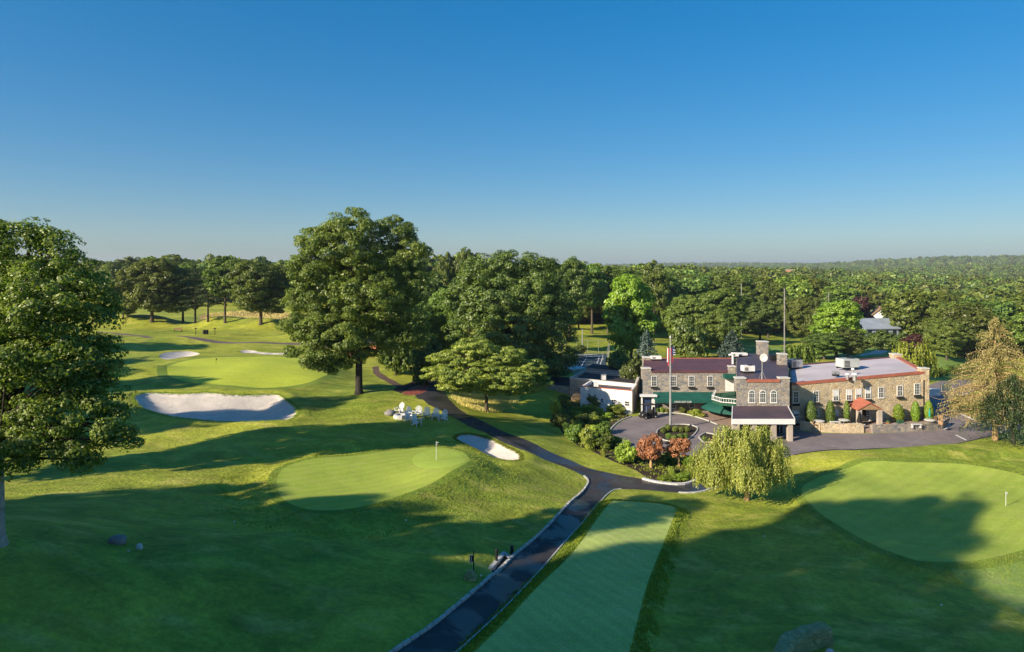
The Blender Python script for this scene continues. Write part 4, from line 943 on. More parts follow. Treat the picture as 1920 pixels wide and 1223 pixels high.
# balcony
bp = [P(1342, 737, 4.9), P(1335, 750, 4.9), P(1352, 755.5, 4.9), P(1381, 758, 4.9), (31.2, 93.5)]
MB().prism(bp, 4.55, 4.85).build('balcony', M['greendark'], ch)
rl = MB()
for i in range(3):
    a, b_ = bp[i], bp[i+1]; rl.tube([(a[0], a[1], 5.5), (b_[0], b_[1], 5.5)], .05, 5); rl.tube([(a[0], a[1], 5.0), (b_[0], b_[1], 5.0)], .06, 5)
    for t in range(0, 6): x = a[0]+(b_[0]-a[0])*t/6; y = a[1]+(b_[1]-a[1])*t/6; rl.tube([(x, y, 4.9), (x, y, 5.5)], .035, 4)
rl.build('railing', M['white'], ch)
u, z1 = fL.at(1368, 717); d = MB(); fL.box(d, u-.6, u+.6, .01, .08, 4.86, 6.6); d.build('door', M['white'], ch)
d = MB(); fL.box(d, u-.95, u+1.1, .01, 1.0, 6.75, 7.35); d.build('awning', M['awning'], ch)
# side entrance
u, _ = fL.at(1212, 750); d = MB(); fL.box(d, u-.55, u+.45, .6, .68, 2, 4.1); d.build('door', M['bluedoor'], ch)
d = MB(); fL.box(d, u-.9, u-.7, .5, .9, 2, 4.3); fL.box(d, u+.6, u+1.0, .5, .9, 2, 4.3); fL.box(d, u-1.1, u+1.25, .3, 1.3, 4.31, 4.55); d.build('porch', M['white'], ch)
# gabled porch of the right wing
d = MB(); x0, x1, yf, yb = 43.0, 46.3, 83.0, 85.8; xm = (x0+x1)/2
d.add([(x0, yf, 4.5), (xm, yf, 5.45), (x1, yf, 4.5), (x0, yb, 4.7), (xm, yb, 5.6), (x1, yb, 4.7), (x0, yf, 4.38), (xm, yf, 5.33), (x1, yf, 4.38), (x0, yb, 4.58), (xm, yb, 5.48), (x1, yb, 4.58)],
      [(0, 3, 4, 1), (1, 4, 5, 2), (6, 7, 10, 9), (7, 8, 11, 10), (0, 1, 7, 6), (1, 2, 8, 7), (0, 6, 9, 3), (2, 5, 11, 8)])
g_ = d.build('porch_roof', M['redtrim'], ch)
d = MB(); d.add([(x0+.3, yf+.1, 4.5), (x1-.3, yf+.1, 4.5), (xm, yf+.1, 5.25)], [(0, 1, 2)]); d.build('gable', M['wood'], g_)
for x in (x0+.35, x1-.4):
    c = MB(); c.box(x-.25, x+.25, yf+.12, yf+.6, 2.3, 4.45); c.build('porch_column', M['beige'], ch)
d = MB(); d.box(44.1, 45.4, 85.5, 85.62, 2.4, 4.3); d.build('door', M['darkvoid'], ch)

# ---------------------------------------------------------------- roof equipment (stands on the roofs)
def unit(name, label, cat, px, py, zr, w, dp, h, m='hvac', rz=.2, fan=True, legs=True):
    x, y = P(px, py, zr); t = thing(name, label, cat, (x, y, zr), rz)
    b = MB(); b.box(-w/2, w/2, -dp/2, dp/2, .25 if legs else 0, h); b.build('housing', M[m], t)
    g = MB()
    for k in range(5): z = .35+(h-.5)*k/5; g.box(-w*.42, -w*.1, -dp/2-.02, -dp/2+.001, z, z+(h-.5)/9)
    g.build('grille', M['darkvoid'], t)
    if fan: g = MB(); g.cyl(w*.2, 0, h+.002, h+.12, min(w, dp)*.32, n=14); g.build('fan', M['blackmetal'], t)
    if legs: g = MB(); g.box(-w/2, w/2, -dp/2+.1, -dp/2+.2, 0, .25); g.box(-w/2, w/2, dp/2-.2, dp/2-.1, 0, .25); g.build('curb', M['blackmetal'], t)
unit('rooftop_unit', 'large pale green rooftop unit at the back edge of the grey roof', 'air conditioner', 1589, 691, 8.2, 2.5, 1.6, 1.4)
unit('rooftop_unit', 'grey rooftop unit on a dark stand at the left end of the grey roof', 'air conditioner', 1490, 691, 7.6, 1.8, 1.3, 1.3, 'metal')
unit('rooftop_unit', 'white slatted rooftop unit beside the left pier of the central roof', 'air conditioner', 1402, 699, 8.4, 1.5, 1.0, .95, 'whitewall', .1)
unit('rooftop_unit', 'low white topped unit at the back left end of the red roof', 'air conditioner', 1230, 676, 7.95, 1.5, .9, .7, 'whitewall', 0, False)
unit('rooftop_unit', 'low white unit on the back edge of the dark central roof', 'air conditioner', 1392, 669, 8.4, 1.3, .9, .6, 'whitewall', 0, False)
unit('rooftop_unit', 'small white box unit left of the stone chimney', 'air conditioner', 1378, 671, 8.4, .9, .8, .8, 'whitewall', 0, False)
unit('rooftop_unit', 'dark unit right of the satellite dish', 'air conditioner', 1452, 677, 8.4, 1.1, .9, .9, 'blackmetal', 0)
unit('rooftop_unit', 'small grey box in the middle of the grey roof', 'air conditioner', 1567, 705, 8.0, .8, .6, .55, 'metal', 0, False)
for px, py, h, r, lab in [(1589, 711, .8, .24, 'leftmost short white roof vent near the red coping'), (1599, 702, .9, .2, 'tallest white roof vent, behind the other two'), (1602.5, 713, .95, .34, 'fattest white roof vent by the red coping')]:
    x, y = P(px, py, 8.0); t = thing('roof_vent', lab, 'vent', (x, y, 7.95)); m_ = MB(); m_.cyl(0, 0, 0, h*.75, r*.7); m_.build('pipe', M['metal'], t); m_ = MB(); m_.cyl(0, 0, h*.75, h, r*1.15, r*.8); m_.build('hood', M['white'], t)
x, y = P(1374, 682, 8.0); t = thing('roof_vent', 'curved white duct pipe standing on the red roof', 'vent', (x, y, 7.95)); m_ = MB(); m_.tube([(0, 0, 0), (0, 0, 1.2), (-.15, 0, 1.45), (-.6, 0, 1.3)], .16, 8); m_.build('pipe', M['white'], t)
x, y = P(1429, 712, 8.4); t = thing('satellite_dish', 'satellite dish on a tripod mast on the dark central roof', 'satellite dish', (x, y, 8.38))
m_ = MB(); m_.tube([(0, 0, 0), (0, 0, 2.6)], .06, 6)
for a in range(3): m_.tube([(.5*math.cos(a*2.1), .5*math.sin(a*2.1), 0), (0, 0, 1.1)], .03, 5)
m_.build('mast', M['metal'], t); m_ = MB(); v = []; n = 16
for j in range(5):
    for k in range(n): a = 2*math.pi*k/n; r_ = .5*j/4; v.append((.1+r_*math.cos(a), -.25-(.5-r_)**2*-.25, 2.75+r_*math.sin(a)))
m_.add(v, [(j*n+k, j*n+(k+1) % n, (j+1)*n+(k+1) % n, (j+1)*n+k) for j in range(4) for k in range(n)], True); m_.build('dish', M['whitewall'], t)

# ---------------------------------------------------------------- low wing and white outbuilding
lw = thing('low_wing', 'low flat roofed stone wing with a dark tar roof left of the clubhouse', 'building', (0, 0, 0))
LWp = [(9.0, 104), (18.25, 97.9), (20.2, 105.4), (12.0, 111.5)]
MB().prism(LWp, 1.5, 4.7).build('wall', M['greystone'], lw); MB().prism(inset(LWp, .5), 4.7, 4.75).build('roof', M['tarroof'], lw)
def ring(p, z0, z1, w, mt, par, name='parapet'):
    q = inset(p, w); mb = MB(); n = len(p)
    for i in range(n): mb.prism([p[i], p[(i+1) % n], q[(i+1) % n], q[i]], z0, z1)
    return mb.build(name, M[mt], par)
ring(LWp, 4.702, 5.1, .45, 'beige', lw); ring([tuple(q) for q in LWp], 5.102, 5.16, .4, 'cap', lw, 'coping')
EX = [(3.5, 107.5), (8.9, 104.1), (11.9, 111.6), (7, 114)]; MB().prism(EX, 1.5, 3.7).build('wall', M['greystone'], lw); MB().prism(inset(EX, .1), 3.7, 3.78).build('roof', M['tarroof'], lw)
BX = [(12.4, 111.8), (20.6, 106), (22, 110), (14, 116)]; MB().prism(BX, 1.5, 5.5).build('wall', M['beige'], lw); MB().prism(inset(BX, .1), 5.5, 5.58).build('roof', M['tarroof'], lw)
t = thing('rooftop_unit', 'small white vent box on the tar roof of the low wing', 'air conditioner', (14.3, 104.3, 4.75)); m_ = MB(); m_.box(-.35, .35, -.3, .3, 0, .75); m_.build('housing', M['white'], t); m_ = MB(); m_.box(-.42, .42, -.37, .37, .752, .84); m_.build('lid', M['metal'], t)
wb = thing('white_outbuilding', 'small white stuccoed building with a dark flat roof in front of the low wing', 'building', (0, 0, 0))
WBp = [(9.8, 95.6), (16.5, 92.0), (18.2, 97.4), (11.9, 101)]
MB().prism(WBp, 1.5, 4.7).build('wall', M['whitewall'], wb); MB().prism(inset(WBp, .4), 4.7, 4.75).build('roof', M['darkroof'], wb); ring(WBp, 4.702, 5.2, .35, 'whitewall', wb)
q = inset(WBp, -.05); f = Fac(q[0], q[1]); m_ = MB(); f.box(m_, 0, f.len, -.4, 0, 5.202, 5.3); m_.build('coping', M['redtrim'], wb)
fW = Fac(WBp[0], WBp[1]); win_px(fW, wb, 1151, 750, 757, 9, rows=2, cols=2, box=False); win_px(fW, wb, 1176, 753, 761, 10, rows=2, cols=2, box=False); win_px(fW, wb, 1129, 748, 754, 6, rows=2, cols=1, box=False)
fS = Fac(WBp[1], WBp[2]); m_ = MB(); fS.box(m_, 0, fS.len, .003, .1, 1.5, 5.25); m_.build('side_wall', M['beige'], wb)
m_ = MB(); a = WBp; m_.box(11.9, 12.5, 96.5, 97.1, 4.76, 5.6); m_.build('chimney', M['white'], wb)
cy = thing('paddle_hut', 'low hut with pale flat roofs at the near edge of the tennis court', 'hut', (0, 0, 0))
for p, z in [([P(1057, 688, 4.2), P(1074, 693, 4.2), P(1098, 690, 4.2), P(1082, 685.5, 4.2)], 4.2), ([P(1075, 694, 3.6), P(1099, 697, 3.6), P(1128, 692, 3.6), P(1104, 689.5, 3.6)], 3.6)]:
    MB().prism(p, 1.6, z-.1).build('wall', M['hvac'], cy); MB().prism(inset(p, -.2), z-.098, z).build('roof', M['whitewall'], cy)
# court lines, net and fence
def court_pt(u, v): 
    a, b_, c, d = [Vector((*court[i], 0)) for i in range(4)]; return (a*(1-u)+d*u)*(1-v)+(b_*(1-u)+c*u)*v
ln = MB()
def line(u0, v0, u1, v1, w=.08):
    a = court_pt(u0, v0); b_ = court_pt(u1, v1); n = 8; s = (b_-a).normalized(); s = Vector((-s.y, s.x, 0))*w
    for i in range(n):
        p = a+(b_-a)*i/n; q = a+(b_-a)*(i+1)/n; ln.add([(k.x, k.y, H1(k.x, k.y)+.03) for k in (p-s, q-s, q+s, p+s)], [(0, 1, 2, 3)])
for u in (.12, .2, .5, .8, .88): line(u, .1, u, .9)
for v in (.1, .3, .7, .9): line(.12, v, .88, v)
for u in (.31, .69): line(u, .1, u, .9) if False else None
o = ln.build('court_markings', M['white']); tag(o, kind='structure')
t = thing('tennis_net', 'net across the blue tennis court behind the low wing', 'net', (0, 0, 0)); a = court_pt(.08, .5); b_ = court_pt(.92, .5); m_ = MB(); za = H1(a.x, a.y)
for p in (a, b_): m_.tube([(p.x, p.y, za-.3), (p.x, p.y, za+1.1)], .06, 6)
m_.build('post', M['metal'], t); m_ = MB(); m_.tube([(a.x, a.y, za+1.05), ((a.x+b_.x)/2, (a.y+b_.y)/2, za+.95), (b_.x, b_.y, za+1.05)], .06, 5); m_.build('net_tape', M['white'], t)
t = thing('court_fence', 'open wire fence on thin posts around the tennis court', 'fence', (0, 0, 0))
corners = [court_pt(-.03, -.03), court_pt(1.03, -.03), court_pt(1.03, 1.03), court_pt(-.03, 1.03)]
for i in range(4):
    a, b_ = corners[i], corners[(i+1) % 4]; n = 4
    for k in range(n): p = a+(b_-a)*k/n; m_ = MB(); m_.tube([(p.x, p.y, H1(p.x, p.y)-.3), (p.x, p.y, H1(p.x, p.y)+3)], .045, 5); m_.build('post', M['metal'], t)
m_ = MB()
for i in range(4):
    a, b_ = corners[i], corners[(i+1) % 4]
    for h in (.3, 3.0): m_.tube([(a.x, a.y, H1(a.x, a.y)+h), (b_.x, b_.y, H1(b_.x, b_.y)+h)], .035, 4)
m_.build('rail', M['metal'], t)

# ---------------------------------------------------------------- terrace, walls, kerbs
def slab(poly, z, name, mt):
    o = MB().prism([tuple(p) for p in poly], 1.4, z).build(name, M[mt]); return tag(o, kind='structure')
TL = [P(1500, 806, 2.0), P(1538, 810, 2.0), P(1590, 811.5, 2.0), P(1618, 811.5, 2.0)]; TR = [P(1634, 811.5, 2.0), P(1680, 809.5, 2.0), P(1730, 808, 2.0), P(1765, 804, 2.0)]
ter = [P(1455, 803, 2), TL[0], TL[1], TL[2], TL[3], TR[0], TR[1], TR[2], TR[3], (54.5, 86.3), (53.5, 86.9), (35.6, 84.6), (34.6, 83)]
slab(ter, 2.48, 'terrace', 'paving')
def lwall(name, label, pts, z0, z1, w, mt, cat='wall', crenel=True, cap=None):
    t = thing(name, label, cat, (0, 0, 0)); m_ = MB(); c = MB(); rn = random.Random(3)
    for i in range(len(pts)-1):
        f = Fac(pts[i], pts[i+1]); f.box(m_, 0, f.len, -w*.5, w*.5, z0, z1)
        k = 0.0
        while k < f.len-.1:
            s = rn.uniform(.28, .5); e = min(f.len, k+s); f.box(c, k+.02, e-.02, -w*.45, w*.45, z1+.002, z1+rn.uniform(.1, .2)); k = e
    m_.build('wall_face', M[mt], t); c.build('top_stones', M[mt], t); return t
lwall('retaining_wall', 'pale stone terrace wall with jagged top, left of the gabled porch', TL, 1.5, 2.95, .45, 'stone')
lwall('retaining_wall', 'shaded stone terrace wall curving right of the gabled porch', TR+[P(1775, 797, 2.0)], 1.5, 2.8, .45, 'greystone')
kerb('kerb', [(1040, 857.5)]+PATH_L[11:], .22, .12, m='lightrock', gap=.06) if False else None
kerb('kerb', Z5([(430, 935),(462, 965),(475, 990),(458, 1040),(300, 1200)])+[(1034, 980)]+Z4([(1200,250),(1100,330),(940,480),(700,690),(400,940),(200,1080),(0,1215)])+[(705, 1250)], .17, .1, m='kerb', gap=.14)
kerb('kerb', [(830,1252),(865,1221)]+Z4([(900,960),(1180,680),(1420,400),(1600,190),(1780,0)])+[(1124.5,942.5),(1136,930),(1149,920),(1165,917)], .09, .06, m='kerb')
kerb('kerb', Z5([(1062,968),(1200,1003),(1400,1028),(1530,1023),(1650,980)])+[(1335,892)], .3, .16, m='lightrock')
kerb('kerb', Z5([(1450,1116),(1600,1118),(1750,1093),(1837,1063)])+[(1380,907)], .14, .1, m='lightrock')
kerb('kerb', [(1164,838),(1151,828),(1143,814),(1148,802),(1163,790),(1184,781.5)], .15, .12, m='kerb')
kerb('kerb', [(1217,775.8),(1246,774.8),(1281,776.5),(1316,785.5),(1345,796.5)], .14, .12, m='kerb')
isl = island; kerb('kerb', isl, .13, .12, m='kerb', closed=True, world=True); kerb('kerb', islet, .12, .12, m='kerb', closed=True, world=True)
kerb('kerb', [(1815,738),(1793,750),(1789,762),(1799,775),(1830,789)], .18, .14, m='cap'); kerb('kerb', [(1488,862),(1560,857),(1640,849),(1700,843),(1760,839),(1820,827),(1880,813)], .1, .04, m='blackmetal')
ml = MB()
def strip(px0, py0, px1, py1, w=.1):
    a = G(px0, py0); b_ = G(px1, py1); n = 6; s = (b_-a).normalized(); s = Vector((-s.y, s.x, 0))*w/2
    for i in range(n):
        p = a+(b_-a)*i/n; q = a+(b_-a)*(i+1)/n; ml.add([(k.x, k.y, H1(k.x, k.y)+.02) for k in (p-s, q-s, q+s, p+s)], [(0, 1, 2, 3)])
strip(1792, 816, 1812, 826, .25); strip(1770, 806, 1782, 797, .2); strip(1786, 735, 1793, 734, .2)
tag(ml.build('road_markings', M['white']), kind='structure')
# foreground curved stone wall
t = thing('stone_wall', 'curved mossy rubble wall with a flat end rising at the bottom edge', 'wall', (0, 0, 0)); m_ = MB()
q = W([(1448, 1262), (1466, 1215), (1484, 1192), (1512, 1178), (1552, 1172)], .9, 3, False); hz = H(q[:, 0], q[:, 1]); tn = np.gradient(q, axis=0); tn /= np.linalg.norm(tn, axis=1)[:, None]; nn = np.stack([-tn[:, 1], tn[:, 0]], 1); v = []
rn = random.Random(4)
for i in range(len(q)):
    for s, z in ((.42, -.4), (.4, .75), (.28, .93), (-.28, .9), (-.42, .72), (-.46, -.4)): j = rn.uniform(-.05, .05); v.append((q[i][0]+nn[i][0]*(s+j), q[i][1]+nn[i][1]*(s+j), hz[i]+z+j))
m_.add(v, [(6*i+k, 6*i+k+1, 6*i+k+7, 6*i+k+6) for i in range(len(q)-1) for k in range(5)]+[tuple(range(5, -1, -1)), tuple(range(6*len(q)-6, 6*len(q)))]); m_.build('wall_body', M['rubble'], t)

# recessed marker bay beside the path
t = thing('stone_edging', 'low stone block edging round the small dark bay beside the lower path', 'edging', (0, 0, 0)); m_ = MB(); pts = [tuple(p) for p in W([(919, 1064), (945, 1034.5), (958, 1046)], 0, 1, False)]
for i in range(2):
    f = Fac(pts[i], pts[i+1]); n = 5; 
    for k in range(n): c = f.M @ Vector((f.len*(k+.5)/n, 0, 0)); zz = H1(c.x, c.y); f.box(m_, f.len*k/n+.02, f.len*(k+1)/n-.02, -.13, .13, zz-.4, zz+.14)
m_.build('blocks', M['kerb'], t)
def post(px, py, name, label, cat, h, r, parts):
    b = G(px, py); t = thing(name, label, cat, b)
    m_ = MB(); m_.cyl(0, 0, -.2, h, r, r*.9, 10); m_.build('post', M['blackmetal'], t); return t
t = post(888, 1074, 'hole_sign', 'black post with a small hanging plate numbered 1 by the boulder', 'sign', 1.25, .035, 0)
m_ = MB(); m_.box(-.22, -.02, -.012, .012, .62, 1.02); pl = m_.build('plate', M['blackmetal'], t)
m_ = MB()
for a in ((-.22, -.02, .61, .625), (-.22, -.02, 1.015, 1.03), (-.235, -.22, .61, 1.03)): m_.box(a[0], a[1], -.016, .016, a[2], a[3])
m_.box(-.13, -.105, -.018, -.0125, .7, .94); m_.box(-.15, -.13, -.018, -.0125, .9, .93); m_.box(-.16, -.075, -.018, -.0125, .68, .7); m_.build('number', M['white'], pl)
t = post(931, 1055, 'marker_post', 'black marker post standing in the dark bay', 'post', .75, .09, 0); m_ = MB(); m_.ball((0, 0, .78), .1, .1, .1); m_.build('finial', M['blackmetal'], t)
t = post(960, 1038, 'litter_bin', 'squat black bin on the grass above the bay', 'bin', .42, .12, 0); m_ = MB(); m_.cyl(0, 0, .42, .5, .14, .1, 12); m_.build('lid', M['blackmetal'], t)
def boulder(px, py, rx, rz, label, m='rock', cat='boulder', j=.12, seed=1, name='boulder', ry=None, rot=0):
    b = G(px, py); mb = MB(); mb.ball((0, 0, rz*.35), rx, ry or rx*.8, rz, 16, 10, j, seed); o = mb.build(name, M[m]); o.location = b; o.rotation_euler = (0, 0, rot); return tag(o, label, cat)
boulder(882, 1086, .42, .38, 'rounded mossy boulder at the foot of the numbered post', 'rubble', seed=3)
boulder(221, 1018, .45, .3, 'flat grey boulder lying in the shaded lawn, lower left', 'rock', seed=5)
boulder(261, 1029, .17, .2, 'small white stone right of the flat grey boulder', 'lightrock', 'stone', seed=6, name='stone')
boulder(241, 1034, .06, .05, 'tiny white stone between the flat boulder and the white stone', 'lightrock', 'stone', seed=7, name='stone')
boulder(731, 778, .7, .45, 'grey stone on the grass left of the white chairs', 'rock', seed=8)
boulder(1082, 752, .9, .9, 'tan boulder at the top of the shrub bed by the white building', 'tanbark', seed=9)
boulder(1556, 1228, .22, .22, 'pale blue white stone by the end of the curved rubble wall', 'lightrock', 'stone', seed=10, name='stone')
for i, (px, py, lab) in enumerate([(439, 980, 'lone white golf ball on the shaded lawn left of the oval green'), (1433, 1007, 'white golf ball on the dark lawn right of the tee'), (761, 977, 'white golf ball on the rough below the oval green'), (902, 1081, 'white golf ball beside the mossy boulder'), (1765, 1136, 'white golf ball on the dark slope below the right green')]):
    b = G(px, py); mb = MB(); mb.ball((0, 0, .045), .06, .06, .06, 10, 8); o = mb.build('golf_ball', M['white']); o.location = b; tag(o, lab, 'golf ball')

# ---------------------------------------------------------------- flags and poles
def pin(px, py, top, label, m='white'):
    b = G(px, py); h = (py-top)/F*b.y; t = thing('flagstick', label, 'golf flag', b)
    m_ = MB(); m_.tube([(0, 0, -.1), (0, 0, h)], .02, 6); m_.build('stick', M[m], t)
    f = MB(); n = 3
    for i in range(n): f.quad((.02, 0, h-.03-i*.09), (.2-i*.05, .03, h-.07-i*.09), (.2-i*.05, .03, h-.14-i*.09), (.02, 0, h-.12-i*.09))
    f.build('flag', M[m], t)
    return t
t = pin(818, 863, 828, 'yellow and white flagstick with a checkered flag in the round cut circle'); m_ = MB(); m_.box(.04, .12, -.02, .03, 1.47, 1.55); m_.box(.1, .18, .0, .05, 1.38, 1.46); m_.build('checks', M['blackmetal'], t)
pin(405, 685, 672, 'tiny flagstick on the large far left green', 'blackmetal'); pin(1886, 949, 922, 'thin white flagstick on the shaded right hand green')
b = G(1257, 806); fp_ = thing('flagpole', 'tall silver flagpole with a limp striped flag in the shrub island', 'flagpole', b); hp = (806-634)/F*b.y
m_ = MB(); m_.tube([(0, 0, -.2), (0, 0, hp*.5), (0, 0, hp)], [.17, .12, .07], 10); m_.build('pole', M['metal'], fp_); m_ = MB(); m_.ball((0, 0, hp+.1), .13, .13, .13); m_.build('finial', M['cap'], fp_)
fz = hp-1.1; rn = random.Random(2)
for m__, x0, x1, z0, z1 in [('navy', .1, .5, -1.0, 0.1), ('white', .1, .55, -1.35, -1.0)]:
    pass
fl = MB(); cols = {'red': MB(), 'white': MB(), 'navy': MB()}
for s in range(9):
    mm = cols['red' if s % 2 == 0 else 'white']; x = -.5+s*.09; zb = fz-2.6+rn.uniform(0, .4)+abs(s-4)*.1
    mm.add([(x, .08*math.sin(s*1.7), zb), (x+.09, .08*math.sin((s+1)*1.7), zb+.05), (x+.11, .08*math.sin((s+1)*1.7), fz-.2), (x+.02, .08*math.sin(s*1.7), fz-.1)], [(0, 1, 2, 3)])
cols['navy'].add([(.12, .06, fz-1.1), (.5, -.1, fz-1.0), (.42, -.12, fz+.1), (.12, .06, fz)], [(0, 1, 2, 3)])
for k in range(3): cols['white'].add([(.3, -.16, fz-.3-k*.28), (.62, -.1, fz-.35-k*.28), (.62, -.1, fz-.45-k*.28), (.3, -.16, fz-.42-k*.28)], [(0, 1, 2, 3)])
fo_ = cols['red'].build('flag', M['red'], fp_); cols['white'].build('stripes', M['white'], fo_); cols['navy'].build('canton', M['navy'], fo_)
for px, top, d_, lab, m in [(1471, 541, 110, 'tallest bare pole rising behind the clubhouse chimney', 'rock'), (1553.5, 547, 172, 'bare pole rising out of the bright yellow green tree', 'rock'), (1390, 532, 205, 'distant slim pole left of the tallest pole', 'metal'), (1092, 617, 150, 'pale lamp pole beyond the tennis court', 'metal')]:
    x = (px-CX)/F*d_; z = H1(x, d_); t = thing('pole', lab, 'pole', (x, d_, z)); h = CZ-(top-HY)/F*d_-z
    m_ = MB(); m_.tube([(0, 0, -.3), (0, 0, h)], [.14, .1], 8); m_.build('shaft', M[m], t); m_ = MB(); m_.cyl(0, 0, h+.002, h+.25, .16, .05); m_.build('cap', M['blackmetal'], t)

# ---------------------------------------------------------------- white garden chairs
def chair():
    t = thing('adirondack_chair', None, 'chair')
    def slat(mb, a, b_, w, th=.025):
        a = Vector(a); b_ = Vector(b_); d = (b_-a).normalized(); s = Vector((1, 0, 0)) if abs(d.x) < .7 else Vector((0, 1, 0)); nn = d.cross(s).normalized()
        v = [p+s*k*w/2+nn*j*th/2 for p in (a, b_) for k, j in ((-1, -1), (1, -1), (1, 1), (-1, 1))]
        mb.add(v, [(3, 2, 1, 0), (4, 5, 6, 7), (0, 1, 5, 4), (1, 2, 6, 5), (2, 3, 7, 6), (3, 0, 4, 7)])
    m_ = MB()
    for k in range(7): x = (k-3)*.088; top = 1.12-abs(k-3)**2*.022; slat(m_, (x*.8, .2, .22), (x*1.25, .2+(top-.22)*.42, top), .068)
    m_.build('backrest', M['white'], t); m_ = MB()
    for k in range(6): y = -.38+k*.1; z = .42-(y+.38)*.36; slat(m_, (-.28, y, z), (.28, y, z), .09)
    m_.build('seat', M['white'], t)
    for s in (-1, 1):
        m_ = MB(); m_.box(s*.36-.065, s*.36+.065, -.48, .28, .6, .63); m_.build('armrest', M['white'], t)
        m_ = MB(); m_.box(s*.31-.03, s*.31+.03, -.42, -.33, 0, .598); m_.build('leg', M['white'], t)
        m_ = MB(); slat(m_, (s*.3, -.33, .36), (s*.3, .62, .02), .05, .11); slat(m_, (s*.33, .22, .1), (s*.33, .26, .598), .05, .07); m_.build('leg', M['white'], t)
    return kids(t)
CH = chair()
for i, (px, py, rz, lab) in enumerate([(749, 776, -.5, 'white slatted garden chair standing alone behind the stone fire pit'), (772, 783, .9, 'white garden chair at the back, between the fire pit and the row'), (785, 782.5, .1, 'first upright white chair of the row, left end'),
 (800, 784.5, .05, 'second white chair in the row of upright ones'), (816.5, 786.5, -.05, 'white chair next to the right end of the row'), (831, 790, -.3, 'white chair at the right end of the row, near the path'), (768.5, 790, 1.1, 'white chair turned sideways right beside the fire pit'), (781.5, 798, .8, 'white chair nearest the green, turned away from the row')]):
    o = CH if i == 0 else copy_tree(CH); b = G(px, py); o.location = b-Vector((0, 0, .02)); o.rotation_euler = (0, 0, rz); o.scale = (1.05, 1.05, 1.15); tag(o, lab, 'chair', 'white garden chairs round the fire pit')
b = G(751.5, 784); t = thing('fire_pit', 'low pale octagonal stone fire pit among the white chairs', 'fire pit', b, .3); m_ = MB(); n = 8
p = [(math.cos(2*math.pi*k/n)*.85, math.sin(2*math.pi*k/n)*.85) for k in range(n)]; q = [(a*.62, c*.62) for a, c in p]
for k in range(n): m_.prism([p[k], p[(k+1) % n], q[(k+1) % n], q[k]], -.2, .42)
m_.build('stone_ring', M['lightrock'], t); MB().prism(q, -.1, .2).build('ash_bed', M['darkvoid'], t)
# ---------------------------------------------------------------- shrubs
def shrub(key, px, py, w, h, label, group=None, cat='shrub'):
    """w, h in photo pixels, py the foot"""
    b = G(px, py); root, hh, r = PROTO[key]; k = b.y/F
    if root['_used'] == 0: o = root; root['_used'] = 1
    else: o = copy_tree(root)
    o.location = b-Vector((0, 0, .05)); o.scale = (w*k/2/r, w*k/2/r, h*k/hh); o.rotation_euler = (0, 0, random.uniform(0, 6)); tag(o, label, cat, group)
    return o
gb = 'shrubs massed in the bed left of the driveway'
for key, x, y, w, h, lab in [('shruby', 200, 175, 135, 130, 'yellow green shrub at the top of the bed, just left of the tan boulder'), ('shruby', 130, 285, 125, 170, 'yellow green shrub at the left edge of the bed'), ('shrubd', 180, 400, 190, 150, 'dark shrub at the left edge below the yellow green one'),
 ('shrub', 330, 310, 110, 90, 'bright leaved shrub in the upper middle of the bed'), ('shrub', 465, 265, 150, 110, 'bright feathery shrub below the small dark tree'), ('shrubd', 420, 400, 150, 140, 'green shrub in the centre of the bed'), ('shruby', 605, 290, 110, 95, 'upper rounded clipped shrub along the right side of the bed'),
 ('shruby', 575, 370, 110, 90, 'middle rounded clipped shrub along the right side of the bed'), ('shrubd', 330, 560, 210, 180, 'large dark shrub low in the bed'), ('shruby', 480, 640, 200, 230, 'tallest olive shrub at the lower edge of the bed'), ('shruby', 535, 470, 120, 95, 'lower rounded clipped shrub above the olive one'),
 ('shrubd', 640, 640, 220, 170, 'dark green shrub right of the tallest olive one'), ('shrubd', 775, 620, 130, 120, 'dark shrub beside the driveway edge'), ('shrubd', 650, 480, 150, 130, 'dark shrub by the curving kerb'), ('shrub', 800, 270, 150, 110, 'bright mound shrub against the white building'),
 ('shruby', 640, 725, 60, 95, 'small pointed yellow shrub on bare mulch'), ('shrubd', 260, 480, 130, 120, 'dark shrub between the left edge and the centre'), ('shrubd', 520, 350, 120, 110, 'shaded shrub among the clipped mounds'), ('shruby', 870, 800, 225, 250, 'large yellow green bush left of the copper ones'),
 ('shrub', 985, 760, 110, 110, 'low green shrub between the yellow bush and the copper one'), ('shrub', 1360, 790, 140, 130, 'green shrub between the two copper bushes'), ('shrub', 1560, 830, 130, 130, 'green shrub right of the second copper bush'), ('shrubd', 1250, 820, 120, 110, 'dark shrub under the copper bushes'),
 ('shruby', 1375, 915, 90, 90, 'slender yellow plant near the lower kerb'), ('shrub', 1480, 980, 200, 90, 'low leafy plant along the white kerb'), ('shrub', 1310, 985, 170, 60, 'flowering ground plant at the tip of the bed'), ('shrub', 1590, 930, 120, 100, 'leafy plant under the left edge of the weeping tree')]:
    shrub(key, 1020+x/5.74, 730+y/5.74, w/5.74, h/5.74, lab, gb)
rs = random.Random(9)
for i in range(20):
    x = rs.uniform(1045, 1150); y = rs.uniform(770, 845)
    w_ = W([(x, y)], 0, 1)
    if polyd(w_[:, 0], w_[:, 1], bed)[0] > .6: shrub(rs.choice(['shrub', 'shruby', 'shrubd', 'shruby']), x, y, rs.uniform(14, 22), rs.uniform(12, 19), 'small green mound shrub filling a gap between the larger ones in the bed', 'small mound shrubs filling the bed')
b = G(1120, 768)
make_tree('small_tree', 'small dark olive tree against the wall of the white building', px_lobes(b, [(1112,745,10,8),(1122,742,10,8),(1117,755,12,8,-.3)]), 1.2, .1, 'leafolive', 'darkbark', 61, .4, 60, .12, 1.2, loc=b, limbs=8)
b = G(1220.5, 877)
